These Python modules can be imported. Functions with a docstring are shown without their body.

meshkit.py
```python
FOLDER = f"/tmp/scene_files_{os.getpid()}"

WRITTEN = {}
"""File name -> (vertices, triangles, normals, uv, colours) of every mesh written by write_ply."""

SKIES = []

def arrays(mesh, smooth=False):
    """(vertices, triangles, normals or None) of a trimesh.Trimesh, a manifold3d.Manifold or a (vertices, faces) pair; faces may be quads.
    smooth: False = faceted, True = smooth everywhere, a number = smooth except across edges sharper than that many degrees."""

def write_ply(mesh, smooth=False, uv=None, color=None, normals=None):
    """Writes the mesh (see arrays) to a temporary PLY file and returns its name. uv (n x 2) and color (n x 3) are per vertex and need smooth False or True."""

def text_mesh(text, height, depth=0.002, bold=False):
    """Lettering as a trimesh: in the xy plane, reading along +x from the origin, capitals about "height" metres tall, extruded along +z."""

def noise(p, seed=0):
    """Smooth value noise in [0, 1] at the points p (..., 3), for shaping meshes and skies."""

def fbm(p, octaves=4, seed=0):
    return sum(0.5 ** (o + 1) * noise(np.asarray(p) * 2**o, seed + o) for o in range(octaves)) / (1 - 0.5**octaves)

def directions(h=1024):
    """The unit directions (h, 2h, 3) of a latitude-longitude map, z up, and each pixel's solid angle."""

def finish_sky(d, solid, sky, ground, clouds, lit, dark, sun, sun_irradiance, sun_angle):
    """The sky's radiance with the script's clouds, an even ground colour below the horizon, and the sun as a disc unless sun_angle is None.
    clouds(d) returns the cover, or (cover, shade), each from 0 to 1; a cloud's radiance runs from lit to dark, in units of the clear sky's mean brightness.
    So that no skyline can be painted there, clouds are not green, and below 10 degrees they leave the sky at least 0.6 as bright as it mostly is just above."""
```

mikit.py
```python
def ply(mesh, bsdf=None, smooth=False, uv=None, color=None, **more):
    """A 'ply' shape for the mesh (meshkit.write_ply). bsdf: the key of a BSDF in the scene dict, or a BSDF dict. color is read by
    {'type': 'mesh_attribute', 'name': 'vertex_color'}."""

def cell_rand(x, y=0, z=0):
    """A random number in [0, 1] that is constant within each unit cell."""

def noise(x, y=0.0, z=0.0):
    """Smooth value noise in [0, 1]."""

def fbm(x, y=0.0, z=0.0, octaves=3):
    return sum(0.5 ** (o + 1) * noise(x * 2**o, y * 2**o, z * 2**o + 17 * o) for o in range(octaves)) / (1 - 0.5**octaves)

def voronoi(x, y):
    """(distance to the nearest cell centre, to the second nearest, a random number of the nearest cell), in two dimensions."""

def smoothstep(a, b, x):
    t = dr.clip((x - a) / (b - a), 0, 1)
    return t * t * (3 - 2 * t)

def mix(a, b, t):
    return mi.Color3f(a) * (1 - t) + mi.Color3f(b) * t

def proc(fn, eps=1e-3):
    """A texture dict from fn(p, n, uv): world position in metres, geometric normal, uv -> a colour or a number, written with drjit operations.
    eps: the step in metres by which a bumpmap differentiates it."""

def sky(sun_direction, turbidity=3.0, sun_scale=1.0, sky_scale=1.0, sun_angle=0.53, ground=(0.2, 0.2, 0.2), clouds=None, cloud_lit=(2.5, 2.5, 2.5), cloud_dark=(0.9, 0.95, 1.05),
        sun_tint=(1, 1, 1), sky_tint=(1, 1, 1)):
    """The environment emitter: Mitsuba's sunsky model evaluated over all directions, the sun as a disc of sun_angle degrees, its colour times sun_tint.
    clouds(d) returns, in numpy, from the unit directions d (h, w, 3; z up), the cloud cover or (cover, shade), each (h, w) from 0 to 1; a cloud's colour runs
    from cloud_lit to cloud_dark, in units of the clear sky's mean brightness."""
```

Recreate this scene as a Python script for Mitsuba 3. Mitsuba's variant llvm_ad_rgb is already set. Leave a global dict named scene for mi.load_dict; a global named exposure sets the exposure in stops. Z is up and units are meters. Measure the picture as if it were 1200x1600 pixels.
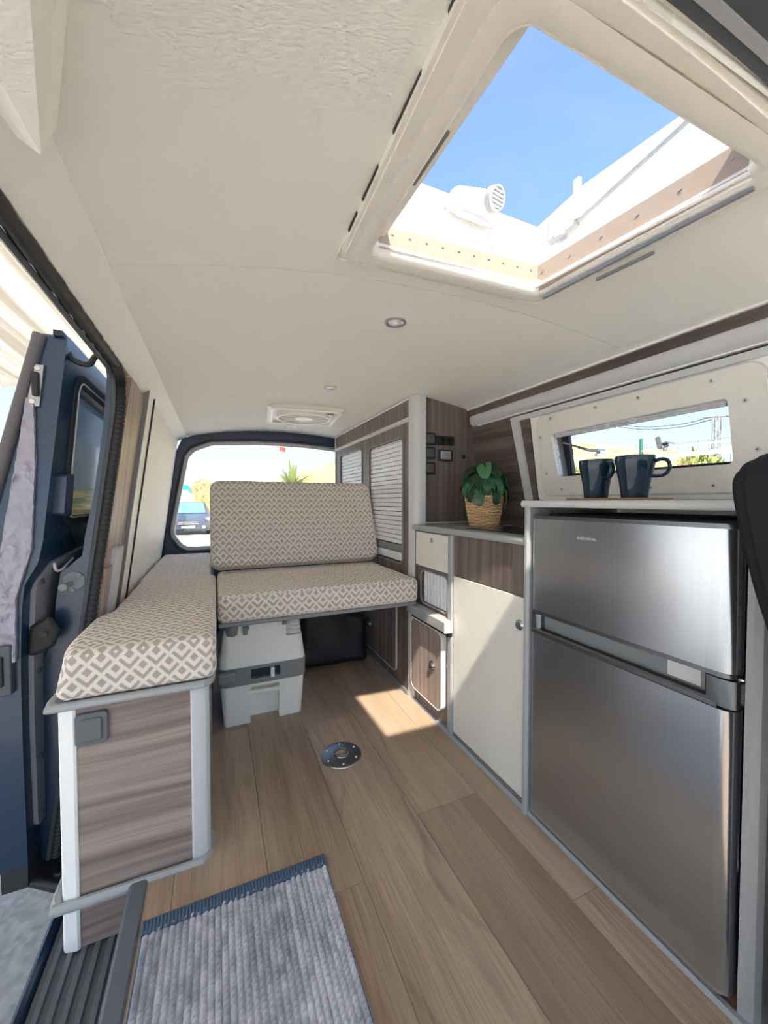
import math, random
import numpy as np
import trimesh
import manifold3d as m3
import drjit as dr
import mitsuba as mi
import mikit, meshkit
from mikit import proc, noise, fbm, cell_rand, smoothstep, mix

random.seed(7)
rng = np.random.default_rng(7)
scene, labels = {}, {}

# ------------------------------------------------------------------ camera, sky, sun, exposure
exposure = 2.92
YAW, PITCH, EYE = math.radians(23.6), math.radians(-1.6), 0.90
fwd = np.array([math.sin(YAW) * math.cos(PITCH), math.cos(YAW) * math.cos(PITCH), math.sin(PITCH)])
scene['camera'] = {'type': 'perspective', 'fov': 90.0, 'fov_axis': 'x', 'near_clip': 0.02, 'far_clip': 500.0,
                   'to_world': mi.ScalarTransform4f().look_at(origin=[0, 0, EYE], target=(np.array([0, 0, EYE]) + fwd).tolist(), up=[0, 0, 1])}


def sky_clouds(d):
    el = d[..., 2]
    q = np.stack([d[..., 0], d[..., 1], d[..., 2]], -1) / np.maximum(el[..., None], 0.12)
    w = meshkit.fbm(q * np.array([2.2, 3.4, 1.0]) + 3.1, 5, 4)
    w2 = meshkit.fbm(q * np.array([0.9, 0.7, 0.5]) + 9.3, 3, 8)
    wisp = np.clip((w - 0.47) * 2.2, 0, 1) * np.clip((w2 - 0.35) * 3, 0, 1) * 0.5
    haze = np.clip(1 - el / 0.42, 0, 1) ** 1.4 * 0.75
    return np.clip(np.maximum(wisp + 0.16, haze), 0, 1), np.full(el.shape, 0.2)


SUN = (-0.19, -0.69, 1.0)
scene['sky'] = mikit.sky(SUN, turbidity=2.8, sun_scale=0.86, sky_scale=1.2, sun_tint=(0.93, 1.0, 1.08), sky_tint=(1.0, 1.0, 0.98), sun_angle=0.9, ground=(0.46, 0.45, 0.43), clouds=sky_clouds,
                         cloud_lit=(0.80, 0.92, 1.06), cloud_dark=(0.70, 0.80, 0.94))


# ------------------------------------------------------------------ materials
def lin(r, g=None, b=None):
    c = np.array([r, g, b] if g is not None else [r, r, r], float) / 255
    return [float(x) for x in np.where(c < 0.04045, c / 12.92, ((c + 0.055) / 1.055) ** 2.4)]


def rgb(c):
    return {'type': 'rgb', 'value': list(c)}


def mat(key, color, rough=0.5, metallic=0.0, bump=None, bscale=1.0, two=True, **kw):
    b = {'type': 'principled', 'base_color': color if isinstance(color, dict) else rgb(color), 'roughness': rough, 'metallic': metallic, 'specular': 0.5}
    b.update(kw)
    if bump is not None:
        b = {'type': 'bumpmap', 'arbitrary': bump, 'scale': bscale, 'bsdf': b}
    scene[key] = {'type': 'twosided', 'bsdf': b} if two else b
    return key


def leather(p, n, uv):
    a = fbm(p.x * 330, p.y * 520, p.z * 330, octaves=2)
    return a * 0.0014


mat('m_ceiling', lin(238, 236, 227), 0.6, bump=proc(leather, eps=5e-4), bscale=1.0)
mat('m_liner', lin(240, 238, 230), 0.55)
mat('m_plastic', lin(228, 224, 214), 0.4)
mat('m_white', lin(242, 240, 236), 0.35)
mat('m_gel', lin(216, 214, 211), 0.3)
mat('m_panel', lin(238, 237, 231), 0.5)
mat('m_cupboard', lin(226, 222, 212), 0.35)
mat('m_grey', lin(160, 162, 163), 0.35)
mat('m_greylight', lin(200, 201, 201), 0.35)
mat('m_greymid', lin(125, 128, 130), 0.4)
mat('m_dark', lin(74, 78, 82), 0.4)
mat('m_switch', lin(92, 97, 100), 0.35)
mat('m_black', lin(30, 31, 34), 0.45)
mat('m_blackgloss', lin(16, 17, 19), 0.08)
mat('m_rubber', lin(42, 42, 44), 0.6)
mat('m_bag', lin(22, 23, 26), 0.55)
mat('m_blue', lin(9, 44, 72), 0.35, clearcoat=1.0, clearcoat_gloss=0.95)
mat('m_bluedark', lin(20, 42, 78), 0.35, clearcoat=1.0, clearcoat_gloss=0.9)
mat('m_chrome', lin(225, 226, 228), 0.12, 1.0)
mat('m_alu', lin(205, 207, 210), 0.3, 0.9)
mat('m_darkmetal', lin(175, 176, 177), 0.32, 1.0)
mat('m_sill', lin(96, 104, 112), 0.42)
mat('m_step', lin(88, 94, 99), 0.5)
mat('m_doortrim', lin(138, 140, 146), 0.6)
mat('m_doorseal', lin(92, 88, 90), 0.5)
mat('m_toilet', lin(234, 231, 222), 0.35)
mat('m_toiletgrey', lin(128, 130, 128), 0.4)
mat('m_tambour', lin(232, 234, 236), 0.4)
mat('m_soil', lin(40, 30, 24), 0.9)
mat('m_cork', lin(160, 122, 96), 0.8)
mat('m_mug', lin(14, 44, 62), 0.08, clearcoat=0.5)
mat('m_mugfoot', lin(40, 52, 62), 0.4)
mat('m_seat', lin(17, 18, 23), 0.8, sheen=0.1)
mat('m_basketstake', lin(170, 128, 80), 0.7)
mat('m_plywood', lin(178, 158, 140), 0.6)
mat('m_teal', lin(32, 160, 160), 0.4)
mat('m_tyre', lin(26, 26, 27), 0.8)
mat('m_carpaint', lin(44, 54, 78), 0.25, clearcoat=1.0)
mat('m_carglass', lin(110, 150, 165), 0.08, specular=0.8)
mat('m_lampglass', lin(240, 240, 238), 0.15)
mat('m_flag', lin(205, 90, 80), 0.8)
mat('m_fence', lin(70, 125, 105), 0.5)
mat('m_mesh', lin(150, 158, 158), 0.5)
mat('m_pole', lin(168, 165, 160), 0.7)
mat('m_trunk', lin(120, 100, 76), 0.9)
mat('m_text', lin(196, 200, 203), 0.3, 0.7)
scene['m_glass'] = {'type': 'thindielectric', 'int_ior': 1.5}
scene['m_tint'] = {'type': 'thindielectric', 'int_ior': 1.7, 'specular_transmittance': rgb((0.07, 0.075, 0.08))}


def grain_mat(key, along, c0, c1, c2, rough=0.45):
    """Greyish driftwood laminate with fine straight grain running along the axis."""
    def fn(p, n, uv):
        q = [p.x, p.y, p.z]
        i = 'xyz'.index(along)
        l = q[i]
        a, b = [q[k] for k in range(3) if k != i]
        s = a + b * 0.93
        warp = fbm(l * 2.2, s * 6, 3.0, octaves=2) * 0.03
        f = fbm((s + warp) * 320, l * 3.0, 1.0, octaves=2)
        g = fbm((s + warp) * 60, l * 1.4, 5.0, octaves=3)
        streak = smoothstep(0.52, 0.72, noise((s + warp) * 120, l * 1.8, 9.0))
        c = mix(c0, c1, dr.clip(g * 1.7 - 0.35, 0, 1))
        c = mix(c, c2, streak * 0.3 * f)
        return c * (0.88 + 0.24 * f)
    return mat(key, proc(fn), rough)


WD = (lin(90, 79, 75), lin(122, 109, 103), lin(70, 61, 59))
grain_mat('m_wood_v', 'z', *WD)
grain_mat('m_wood_y', 'y', lin(80, 68, 65), lin(118, 103, 98), lin(58, 49, 47))
grain_mat('m_wood_x', 'x', lin(120, 104, 98), lin(168, 150, 140), lin(88, 74, 70))
grain_mat('m_wood_l', 'z', lin(140, 122, 114), lin(178, 160, 150), lin(112, 95, 88))

PW, PX0 = 0.207, 0.105      # plank width, a seam
JOINTS = {-2: (0.2,), -1: (0.2, 1.6), 0: (0.83, 2.1), 1: (0.25, 1.515), 2: (0.95, 2.2), 3: (0.6, 1.8), 4: (0.4, 1.5)}


def floor_fn(p, n, uv):
    col = dr.floor((p.x - PX0) / PW)
    row = mi.Float(0)
    for c, js in JOINTS.items():
        for j in js:
            row = row + dr.select((col == c) & (p.y > j), 1.0, 0.0)
    seed = col * 3.7 + row * 11.3
    r = cell_rand(col, row, 5)
    u = (p.x - PX0) / PW - col
    cx = 0.25 + 0.5 * cell_rand(col, row, 8)
    wob = (fbm(p.y * 2.6, p.x * 5, seed, octaves=3) - 0.5)
    d = (u - cx) + wob * 0.75
    ring = fbm(dr.abs(d) * 14, p.y * 1.3 + dr.abs(d) * 3, seed + 2, octaves=3)
    fine = fbm(p.x * 420, p.y * 9, seed, octaves=2)
    broad = fbm(p.x * 16, p.y * 1.6, seed + 4, octaves=3)
    cath = 0.5 + 0.5 * dr.sin((dr.abs(d) * 5 + p.y * 0.7 + wob) * 34)
    cath = cath * smoothstep(0.34, 0.05, dr.abs(d))
    base = mix(lin(150, 127, 107), lin(186, 164, 142), dr.clip(broad * 1.8 - 0.4 + (r - 0.5) * 0.8, 0, 1))
    base = mix(base, lin(124, 102, 85), smoothstep(0.5, 0.85, ring) * 0.3)
    base = mix(base, lin(196, 172, 148), cath * 0.18)
    knot = smoothstep(0.74, 0.86, noise(p.x * 26, p.y * 7, seed + 8))
    base = mix(base, lin(104, 84, 70), knot * 0.14)
    return base * (0.70 + 0.38 * fine)


mat('m_floor', proc(floor_fn), 0.42)


def fabric(key, down):
    def fn(p, n, uv):
        top, side = dr.abs(n.z) > 0.62, dr.abs(n.x) > 0.62
        u = dr.select(side, p.y, p.x)
        v = dr.select(top, p.y * 1.0, p.z)
        a, b = u / 0.0535, v / 0.057
        if down:
            b = dr.select(top, b, -b)
        thread = 0.94 + 0.12 * noise(u * 900, v * 900, 1.0)
        best = mi.Float(0)
        for o in (0.0, 0.5):
            du, dv = a + o - dr.round(a + o), b + o - dr.round(b + o)
            inside = (dr.abs(du) + dr.abs(dv)) < 0.5
            t = 2 * dr.abs(du) - 2 * dv
            s = 2 * dr.abs(du) + 2 * dv
            light = dr.select(t > 0.62, 1.0, dr.select(s > 0.60, 0.0, dr.select(s > 0.14, 1.0, 0.0)))
            best = dr.select(inside, light, best)
        return mix(lin(172, 160, 148), lin(222, 213, 204), best) * thread
    return mat(key, proc(fn), 0.85, sheen=0.3)


fabric('m_fabric', True)
fabric('m_fabric_up', False)


def rug_fn(p, n, uv):
    row = dr.floor(p.x / 0.0125)
    f = noise(row * 7.1, p.y * 40, 2.0)
    g = noise(p.x * 12, p.y * 9, 4.0)
    return mix(lin(136, 140, 152), lin(208, 207, 215), dr.clip(f * 0.7 + g * 0.5 - 0.1, 0, 1))


mat('m_rug', proc(rug_fn), 0.9)
mat('m_rugedge', lin(78, 98, 122), 0.9)


def steel_fn(p, n, uv):
    s = fbm(p.y * 900, p.z * 4, 2.0, octaves=2)
    return mi.Color3f(0.52, 0.55, 0.59) * (0.95 + 0.10 * s)


mat('m_steel', proc(steel_fn), 0.22, 0.95)
mat('m_steeledge', lin(120, 123, 127), 0.3, 0.9)


def leaf_fn(p, n, uv):
    a = noise(p.x * 60, p.y * 60, p.z * 60)
    return mix(lin(22, 58, 36), lin(58, 108, 70), a)


mat('m_leaf', proc(leaf_fn), 0.3)
mat('m_leafdark', lin(20, 56, 34), 0.3)
mat('m_leaflight', lin(74, 122, 82), 0.3)


def wicker_fn(p, n, uv):
    return mix(lin(206, 166, 114), lin(240, 210, 162), noise(p.x * 160, p.y * 160, p.z * 240))


mat('m_wicker', proc(wicker_fn), 0.65)


def foil_fn(p, n, uv):
    return (fbm(p.x * 50, p.y * 30, p.z * 26, octaves=4)) * 0.014


mat('m_foil', lin(150, 146, 160), 0.18, bump=proc(foil_fn, eps=1e-3), clearcoat=1.0)


def ground_fn(p, n, uv):
    a = fbm(p.x * 2.1, p.y * 2.1, 0.0, octaves=4)
    b = noise(p.x * 60, p.y * 60, 1.0)
    near = smoothstep(7.0, 4.0, dr.sqrt(p.x * p.x + p.y * p.y))
    c = mix(lin(204, 199, 190), lin(226, 222, 214), a)
    c = mix(c, mix(lin(140, 139, 136), lin(188, 187, 183), a * 0.6 + b * 0.4), near)
    return c * (0.9 + 0.2 * b)


mat('m_ground', proc(ground_fn), 0.75)


def hill_fn(p, n, uv):
    a = fbm(p.x * 0.35, p.y * 0.35, p.z * 0.5, octaves=4)
    b = fbm(p.x * 1.7, p.y * 1.7, p.z * 1.7, octaves=3)
    c = mix(lin(188, 160, 104), lin(214, 192, 130), b)
    return mix(c, lin(128, 138, 78), smoothstep(0.52, 0.66, a))


mat('m_hill', proc(hill_fn), 0.95)


def bush_fn(p, n, uv):
    return mix(lin(96, 120, 60), lin(176, 178, 104), noise(p.x * 9, p.y * 9, p.z * 9))


mat('m_bush', proc(bush_fn), 0.8)


def drybush_fn(p, n, uv):
    return mix(lin(176, 150, 96), lin(214, 186, 130), noise(p.x * 9, p.y * 9, p.z * 9))


mat('m_drybush', proc(drybush_fn), 0.8)
mat('m_agave', lin(150, 160, 96), 0.6)


def awning_fn(p, n, uv):
    s = fbm(p.x * 42 + fbm(p.y * 1.5, p.x * 3, 2.0) * 1.5, p.y * 0.8, 3.0, octaves=3)
    return mix(lin(170, 160, 142), lin(214, 208, 196), dr.clip(s * 2.2 - 0.6, 0, 1))


scene['m_awning'] = {'type': 'principledthin', 'base_color': proc(awning_fn), 'roughness': 0.8, 'diff_trans': 1.1}


# ------------------------------------------------------------------ mesh helpers
def tm(v, f):
    return trimesh.Trimesh(np.asarray(v, float), np.asarray(f, int), process=False)


def cat(*ms):
    ms = [x for m in ms for x in (m if isinstance(m, (list, tuple)) else [m])]
    return trimesh.util.concatenate(ms) if len(ms) > 1 else ms[0]


def man(m):
    a = m.to_mesh()
    return tm(a.vert_properties[:, :3], a.tri_verts)


def bx(x0, x1, y0, y1, z0, z1):
    m = trimesh.creation.box((x1 - x0, y1 - y0, z1 - z0))
    m.apply_translation(((x0 + x1) / 2, (y0 + y1) / 2, (z0 + z1) / 2))
    return m


def rb(x0, x1, y0, y1, z0, z1, r=0.005, n=2):
    """A box with round edges."""
    h = np.array([x1 - x0, y1 - y0, z1 - z0]) / 2
    c = np.array([x0 + x1, y0 + y1, z0 + z1]) / 2
    r = min(r, h.min() * 0.98)
    ang = np.tan(np.linspace(0, np.pi / 4, n + 1))
    axes = [np.concatenate([-(hh - r) - r * ang[::-1], (hh - r) + r * ang]) for hh in h]
    vs, fs, o = [], [], 0
    for ax in range(3):
        a, b = (ax + 1) % 3, (ax + 2) % 3
        A, B = np.meshgrid(axes[a], axes[b], indexing='ij')
        for sgn in (1, -1):
            p = np.zeros(A.shape + (3,))
            p[..., ax], p[..., a], p[..., b] = sgn * h[ax], A, B
            p = p.reshape(-1, 3)
            inner = np.clip(p, -(h - r), h - r)
            d = p - inner
            p = inner + d / np.maximum(np.linalg.norm(d, axis=1, keepdims=True), 1e-12) * r
            na, nb = A.shape
            i, j = np.meshgrid(np.arange(na - 1), np.arange(nb - 1), indexing='ij')
            q = np.stack([i * nb + j, (i + 1) * nb + j, (i + 1) * nb + j + 1, i * nb + j + 1], -1).reshape(-1, 4) + o
            if sgn < 0:
                q = q[:, ::-1]
            vs.append(p); fs.append(q); o += len(p)
    q = np.vstack(fs)
    m = tm(np.vstack(vs) + c, np.vstack([q[:, [0, 1, 2]], q[:, [0, 2, 3]]]))
    m.merge_vertices()
    return m


def rrect(a0, b0, a1, b1, r, n=5):
    pts = []
    for cx, cy, s in ((a1 - r, b0 + r, -90), (a1 - r, b1 - r, 0), (a0 + r, b1 - r, 90), (a0 + r, b0 + r, 180)):
        for k in range(n + 1):
            t = math.radians(s + 90 * k / n)
            pts.append((cx + r * math.cos(t), cy + r * math.sin(t)))
    return pts


def csec(contours, grow=0.0):
    if isinstance(contours, m3.CrossSection):
        return contours.offset(grow, m3.JoinType.Round, 2.0, 24) if grow else contours
    if not isinstance(contours[0][0], (tuple, list, np.ndarray)):
        contours = [contours]
    c = m3.CrossSection([np.asarray(x, float) for x in contours], m3.FillRule.EvenOdd)
    return c.offset(grow, m3.JoinType.Round, 2.0, 24) if grow else c


def orient(m, axis):
    v = m.vertices
    if axis == 'y':
        return tm(v[:, [0, 2, 1]], m.faces[:, ::-1])
    if axis == 'x':
        return tm(v[:, [2, 0, 1]], m.faces)
    return m


def ext(contours, lo, hi, axis='z', refine=None, grow=0.0):
    """Extrude outlines: axis y takes (x, z), axis x takes (y, z), axis z takes (x, y)."""
    c = contours if isinstance(contours, m3.CrossSection) else csec(contours, grow)
    m = c.extrude(hi - lo).translate((0, 0, lo))
    if refine:
        m = m.refine_to_length(refine)
    return orient(man(m), axis)


def pillow(contour, lo, hi, c, axis='z'):
    """A convex outline extruded with chamfered rims."""
    full, ins = csec(contour), csec(contour, -c)
    P = [np.column_stack([pts, np.full(len(pts), w)]) for cs, ws in ((full, (lo + c, hi - c)), (ins, (lo, hi))) for pts in cs.to_polygons() for w in ws]
    return orient(man(m3.Manifold.hull_points(np.vstack(P))), axis)


def ring(outer, inner, lo, hi, axis='z', refine=None):
    return ext([list(outer), list(inner)], lo, hi, axis, refine)


def tube(points, r, sides=8, closed=False):
    p = np.asarray(points, float)
    t = np.roll(p, -1, 0) - np.roll(p, 1, 0) if closed else np.gradient(p, axis=0)
    t /= np.linalg.norm(t, axis=1, keepdims=True) + 1e-12
    a = np.cross(t[0], [0, 0, 1.0] if abs(t[0][2]) < 0.9 else [1.0, 0, 0])
    A = []
    for k in range(len(p)):
        a = a - t[k] * (a @ t[k]); a /= np.linalg.norm(a) + 1e-12
        A.append(a)
    A = np.array(A); B = np.cross(t, A)
    rr = np.broadcast_to(r, (len(p),))
    an = np.arange(sides) * 2 * np.pi / sides
    v = (p[:, None] + rr[:, None, None] * (np.cos(an)[None, :, None] * A[:, None] + np.sin(an)[None, :, None] * B[:, None])).reshape(-1, 3)
    n = len(p)
    i, j = np.meshgrid(np.arange(n if closed else n - 1), np.arange(sides), indexing='ij')
    i2, j2 = (i + 1) % n, (j + 1) % sides
    q = np.stack([i * sides + j, i * sides + j2, i2 * sides + j2, i2 * sides + j], -1).reshape(-1, 4)
    f = np.vstack([q[:, [0, 1, 2]], q[:, [0, 2, 3]]])
    if not closed:
        v = np.vstack([v, p[0], p[-1]])
        c0, c1, e = n * sides, n * sides + 1, (n - 1) * sides
        k = np.arange(sides); k2 = (k + 1) % sides
        f = np.vstack([f, np.column_stack([np.full(sides, c0), k2, k]), np.column_stack([np.full(sides, c1), e + k, e + k2])])
    return tm(v, f)


def smooth_path(pts, n=40):
    """Catmull-Rom through the points."""
    p = np.asarray(pts, float)
    p = np.vstack([2 * p[0] - p[1], p, 2 * p[-1] - p[-2]])
    out = []
    for s in np.linspace(0, len(p) - 3 - 1e-9, n):
        i = int(s); t = s - i
        a, b, c, d = p[i:i + 4]
        out.append(0.5 * (2 * b + (c - a) * t + (2 * a - 5 * b + 4 * c - d) * t * t + (3 * b - a - 3 * c + d) * t ** 3))
    return np.array(out)


def lathe(profile, seg=32, center=(0, 0, 0), axis='z'):
    pr = np.asarray(profile, float)
    an = np.arange(seg) * 2 * np.pi / seg
    v = np.stack([pr[:, 0][:, None] * np.cos(an), pr[:, 0][:, None] * np.sin(an), np.repeat(pr[:, 1][:, None], seg, 1)], -1).reshape(-1, 3)
    i, j = np.meshgrid(np.arange(len(pr) - 1), np.arange(seg), indexing='ij')
    j2 = (j + 1) % seg
    q = np.stack([i * seg + j, i * seg + j2, (i + 1) * seg + j2, (i + 1) * seg + j], -1).reshape(-1, 4)
    m = tm(v, np.vstack([q[:, [0, 1, 2]], q[:, [0, 2, 3]]]))
    m = orient(m, axis) if axis != 'z' else m
    m.apply_translation(center)
    return m


def disc(c, r, h, axis='z', seg=20, bev=0.15):
    b = min(r, abs(h)) * bev
    lo, hi = (0, h) if h > 0 else (h, 0)
    m = lathe([(1e-5, lo), (r - b, lo), (r, lo + b), (r, hi - b), (r - b, hi), (1e-5, hi)], seg, (0, 0, 0))
    if axis == 'x':
        m = tm(m.vertices[:, [2, 0, 1]], m.faces)
    elif axis == 'y':
        m = tm(m.vertices[:, [0, 2, 1]], m.faces[:, ::-1])
    m.apply_translation(c)
    return m


def rod(a, b, r, sides=8):
    return tube([a, b], r, sides)


def hull(pts):
    return man(m3.Manifold.hull_points(np.asarray(pts, float)))


def hull_balls(pts, r, n=10):
    s = [m3.Manifold.sphere(r, n).translate(tuple(map(float, p))) for p in pts]
    return man(m3.Manifold.batch_hull(s))


def shear_x(m, fn):
    """Lean a mesh: x moved by fn(z)."""
    m = m.copy()
    m.vertices[:, 0] += fn(m.vertices[:, 2])
    return m


def rot(m, deg, axis, point=(0, 0, 0)):
    m = m.copy()
    m.apply_transform(trimesh.transformations.rotation_matrix(math.radians(deg), axis, point))
    return m


# ------------------------------------------------------------------ scene helpers
def free(key):
    if key not in scene and key not in labels and not any(k.startswith(key + '__') for k in scene):
        return key
    n = 1
    while True:
        k = f'{key}_{n:03d}'
        if k not in scene and k not in labels and not any(q.startswith(k + '__') for q in scene):
            return k
        n += 1


def thing(name, label, category, group=None):
    key = free(name)
    labels[key] = {'label': label, 'category': category}
    if group:
        labels[key]['group'] = group
    return key


def tell(key, label=None, category=None, group=None, kind=None):
    d = {k: v for k, v in (('label', label), ('category', category), ('group', group), ('kind', kind)) if v}
    labels[key] = {**labels.get(key, {}), **d}
    return key


def put(name, mesh, material, parent=None, smooth=35, label=None, kind=None):
    key = free((parent + '__' if parent else '') + name)
    scene[key] = mikit.ply(mesh, material, smooth)
    if label or kind:
        tell(key, label, kind=kind)
    return key


def one(name, mesh, material, label, category, group=None, smooth=35):
    key = put(name, mesh, material, None, smooth)
    return tell(key, label, category, group)


def struct(name, label, category, mesh=None, material=None, smooth=35):
    if mesh is not None:
        scene[name] = mikit.ply(mesh, material, smooth)
    tell(name, label, category, kind='structure')
    return name


def ceil_z(x):
    x = np.asarray(x, float)
    return 1.396 - np.where(x > 0.43, 0.14, 0.198) * (x - 0.43) ** 2


def left_x(z):      # inner face of the left side
    return -0.297 + 0.137 * (np.asarray(z, float) - 0.8)


def right_x(z):     # inner face of the right side
    return 1.19 - 0.16 * (np.asarray(z, float) - 0.8)

# ================================================================== THE SETTING
# ---- ground outside
struct('ground', 'pale dusty ground of the car park outside the van', 'ground', bx(-60, 90, -40, 140, -0.75, -0.55), 'm_ground', False)

# ---- floor: base and planks
struct('floor', 'brown oak plank floor of the camper van', 'floor', bx(-0.165, 1.2, -0.9, 2.84, -0.045, -0.0045), 'm_black', False)
for c, js in JOINTS.items():
    xa, xb = PX0 + c * PW, PX0 + (c + 1) * PW
    xa, xb = max(xa, -0.165), min(xb, 1.2)
    if xb - xa < 0.02:
        continue
    ys = [-0.9, *js, 2.84]
    for ya, yb in zip(ys, ys[1:]):
        put('plank', pillow([(xa + 0.0004, ya + 0.0004), (xb - 0.0004, ya + 0.0004), (xb - 0.0004, yb - 0.0004), (xa + 0.0004, yb - 0.0004)], -0.006, 0, 0.0008), 'm_floor', 'floor', False)

# ---- ceiling: three padded panels with a curved cross-section; the first has the hatch opening
HATCH = [(0.287, 0.316), (0.716, 0.304), (0.670, 0.668), (0.284, 0.692)]
hatch_c = csec(HATCH, -0.02).offset(0.02, m3.JoinType.Round, 2.0, 24)
SEAM1 = lambda x: 0.845 - 0.075 * (x + 0.173)
SEAM2 = lambda x: 1.895 - 0.08 * (x + 0.173)


def ceiling_panel(outline, hole=None, thick=0.012):
    c = csec(outline)
    if hole is not None:
        c = c - hole
    m = man(c.extrude(thick).refine_to_length(0.05))
    m.vertices[:, 2] += ceil_z(m.vertices[:, 0])
    return m


XL, XR = -0.178, 1.105
struct('ceiling', 'cream padded ceiling lining of the camper van in three curved panels', 'ceiling',
       (lambda m: (m.vertices.__setitem__((slice(None), 2), m.vertices[:, 2] + ceil_z(m.vertices[:, 0]) + 0.012), m)[1])(
           man((csec([(-0.30, -0.9), (1.16, -0.9), (1.16, 2.86), (-0.30, 2.86)]) - csec(HATCH, 0.045)).extrude(0.03).refine_to_length(0.06))), 'm_liner')
put('panel', ceiling_panel([(XL, -0.9), (XR, -0.9), (XR, SEAM1(XR) - 0.001), (XL, SEAM1(XL) - 0.001)], csec(HATCH, 0.004)), 'm_ceiling', 'ceiling', 40)
put('panel', ceiling_panel([(XL, SEAM1(XL) + 0.0012), (XR, SEAM1(XR) + 0.0012), (XR, SEAM2(XR) - 0.001), (XL, SEAM2(XL) - 0.001)]), 'm_ceiling', 'ceiling', 40)
put('panel', ceiling_panel([(XL, SEAM2(XL) + 0.0008), (XR, SEAM2(XR) + 0.0008), (XR, 2.83), (XL, 2.83)]), 'm_ceiling', 'ceiling', 40)

# ---- left side: lining header above the door, lining rear of the door, pillar, sill
def yext(xz, y0, y1, refine=None):
    return ext(xz, y0, y1, 'y', refine)


struct('trim_1', 'cream header lining strip along the top of the sliding door opening', 'trim',
       yext([(-0.172, 1.332), (-0.171, 1.322), (-0.236, 1.281), (-0.262, 1.285), (-0.29, 1.35), (-0.22, 1.36)], -0.9, 2.83), 'm_liner')
zs = np.linspace(0.0, 1.31, 12)


def left_board(y0, y1, z0, z1, off0, off1, r=0.0):
    """A board on the leaning left side, from off0 (wall side) to off1 (room side)."""
    m = man(csec(rrect(y0, z0, y1, z1, r, 4) if r else [(y0, z0), (y1, z0), (y1, z1), (y0, z1)]).extrude(off1 - off0).refine_to_length(0.12))
    m = orient(m, 'x')
    m.vertices[:, 0] += off0
    return shear_x(m, left_x)


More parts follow.
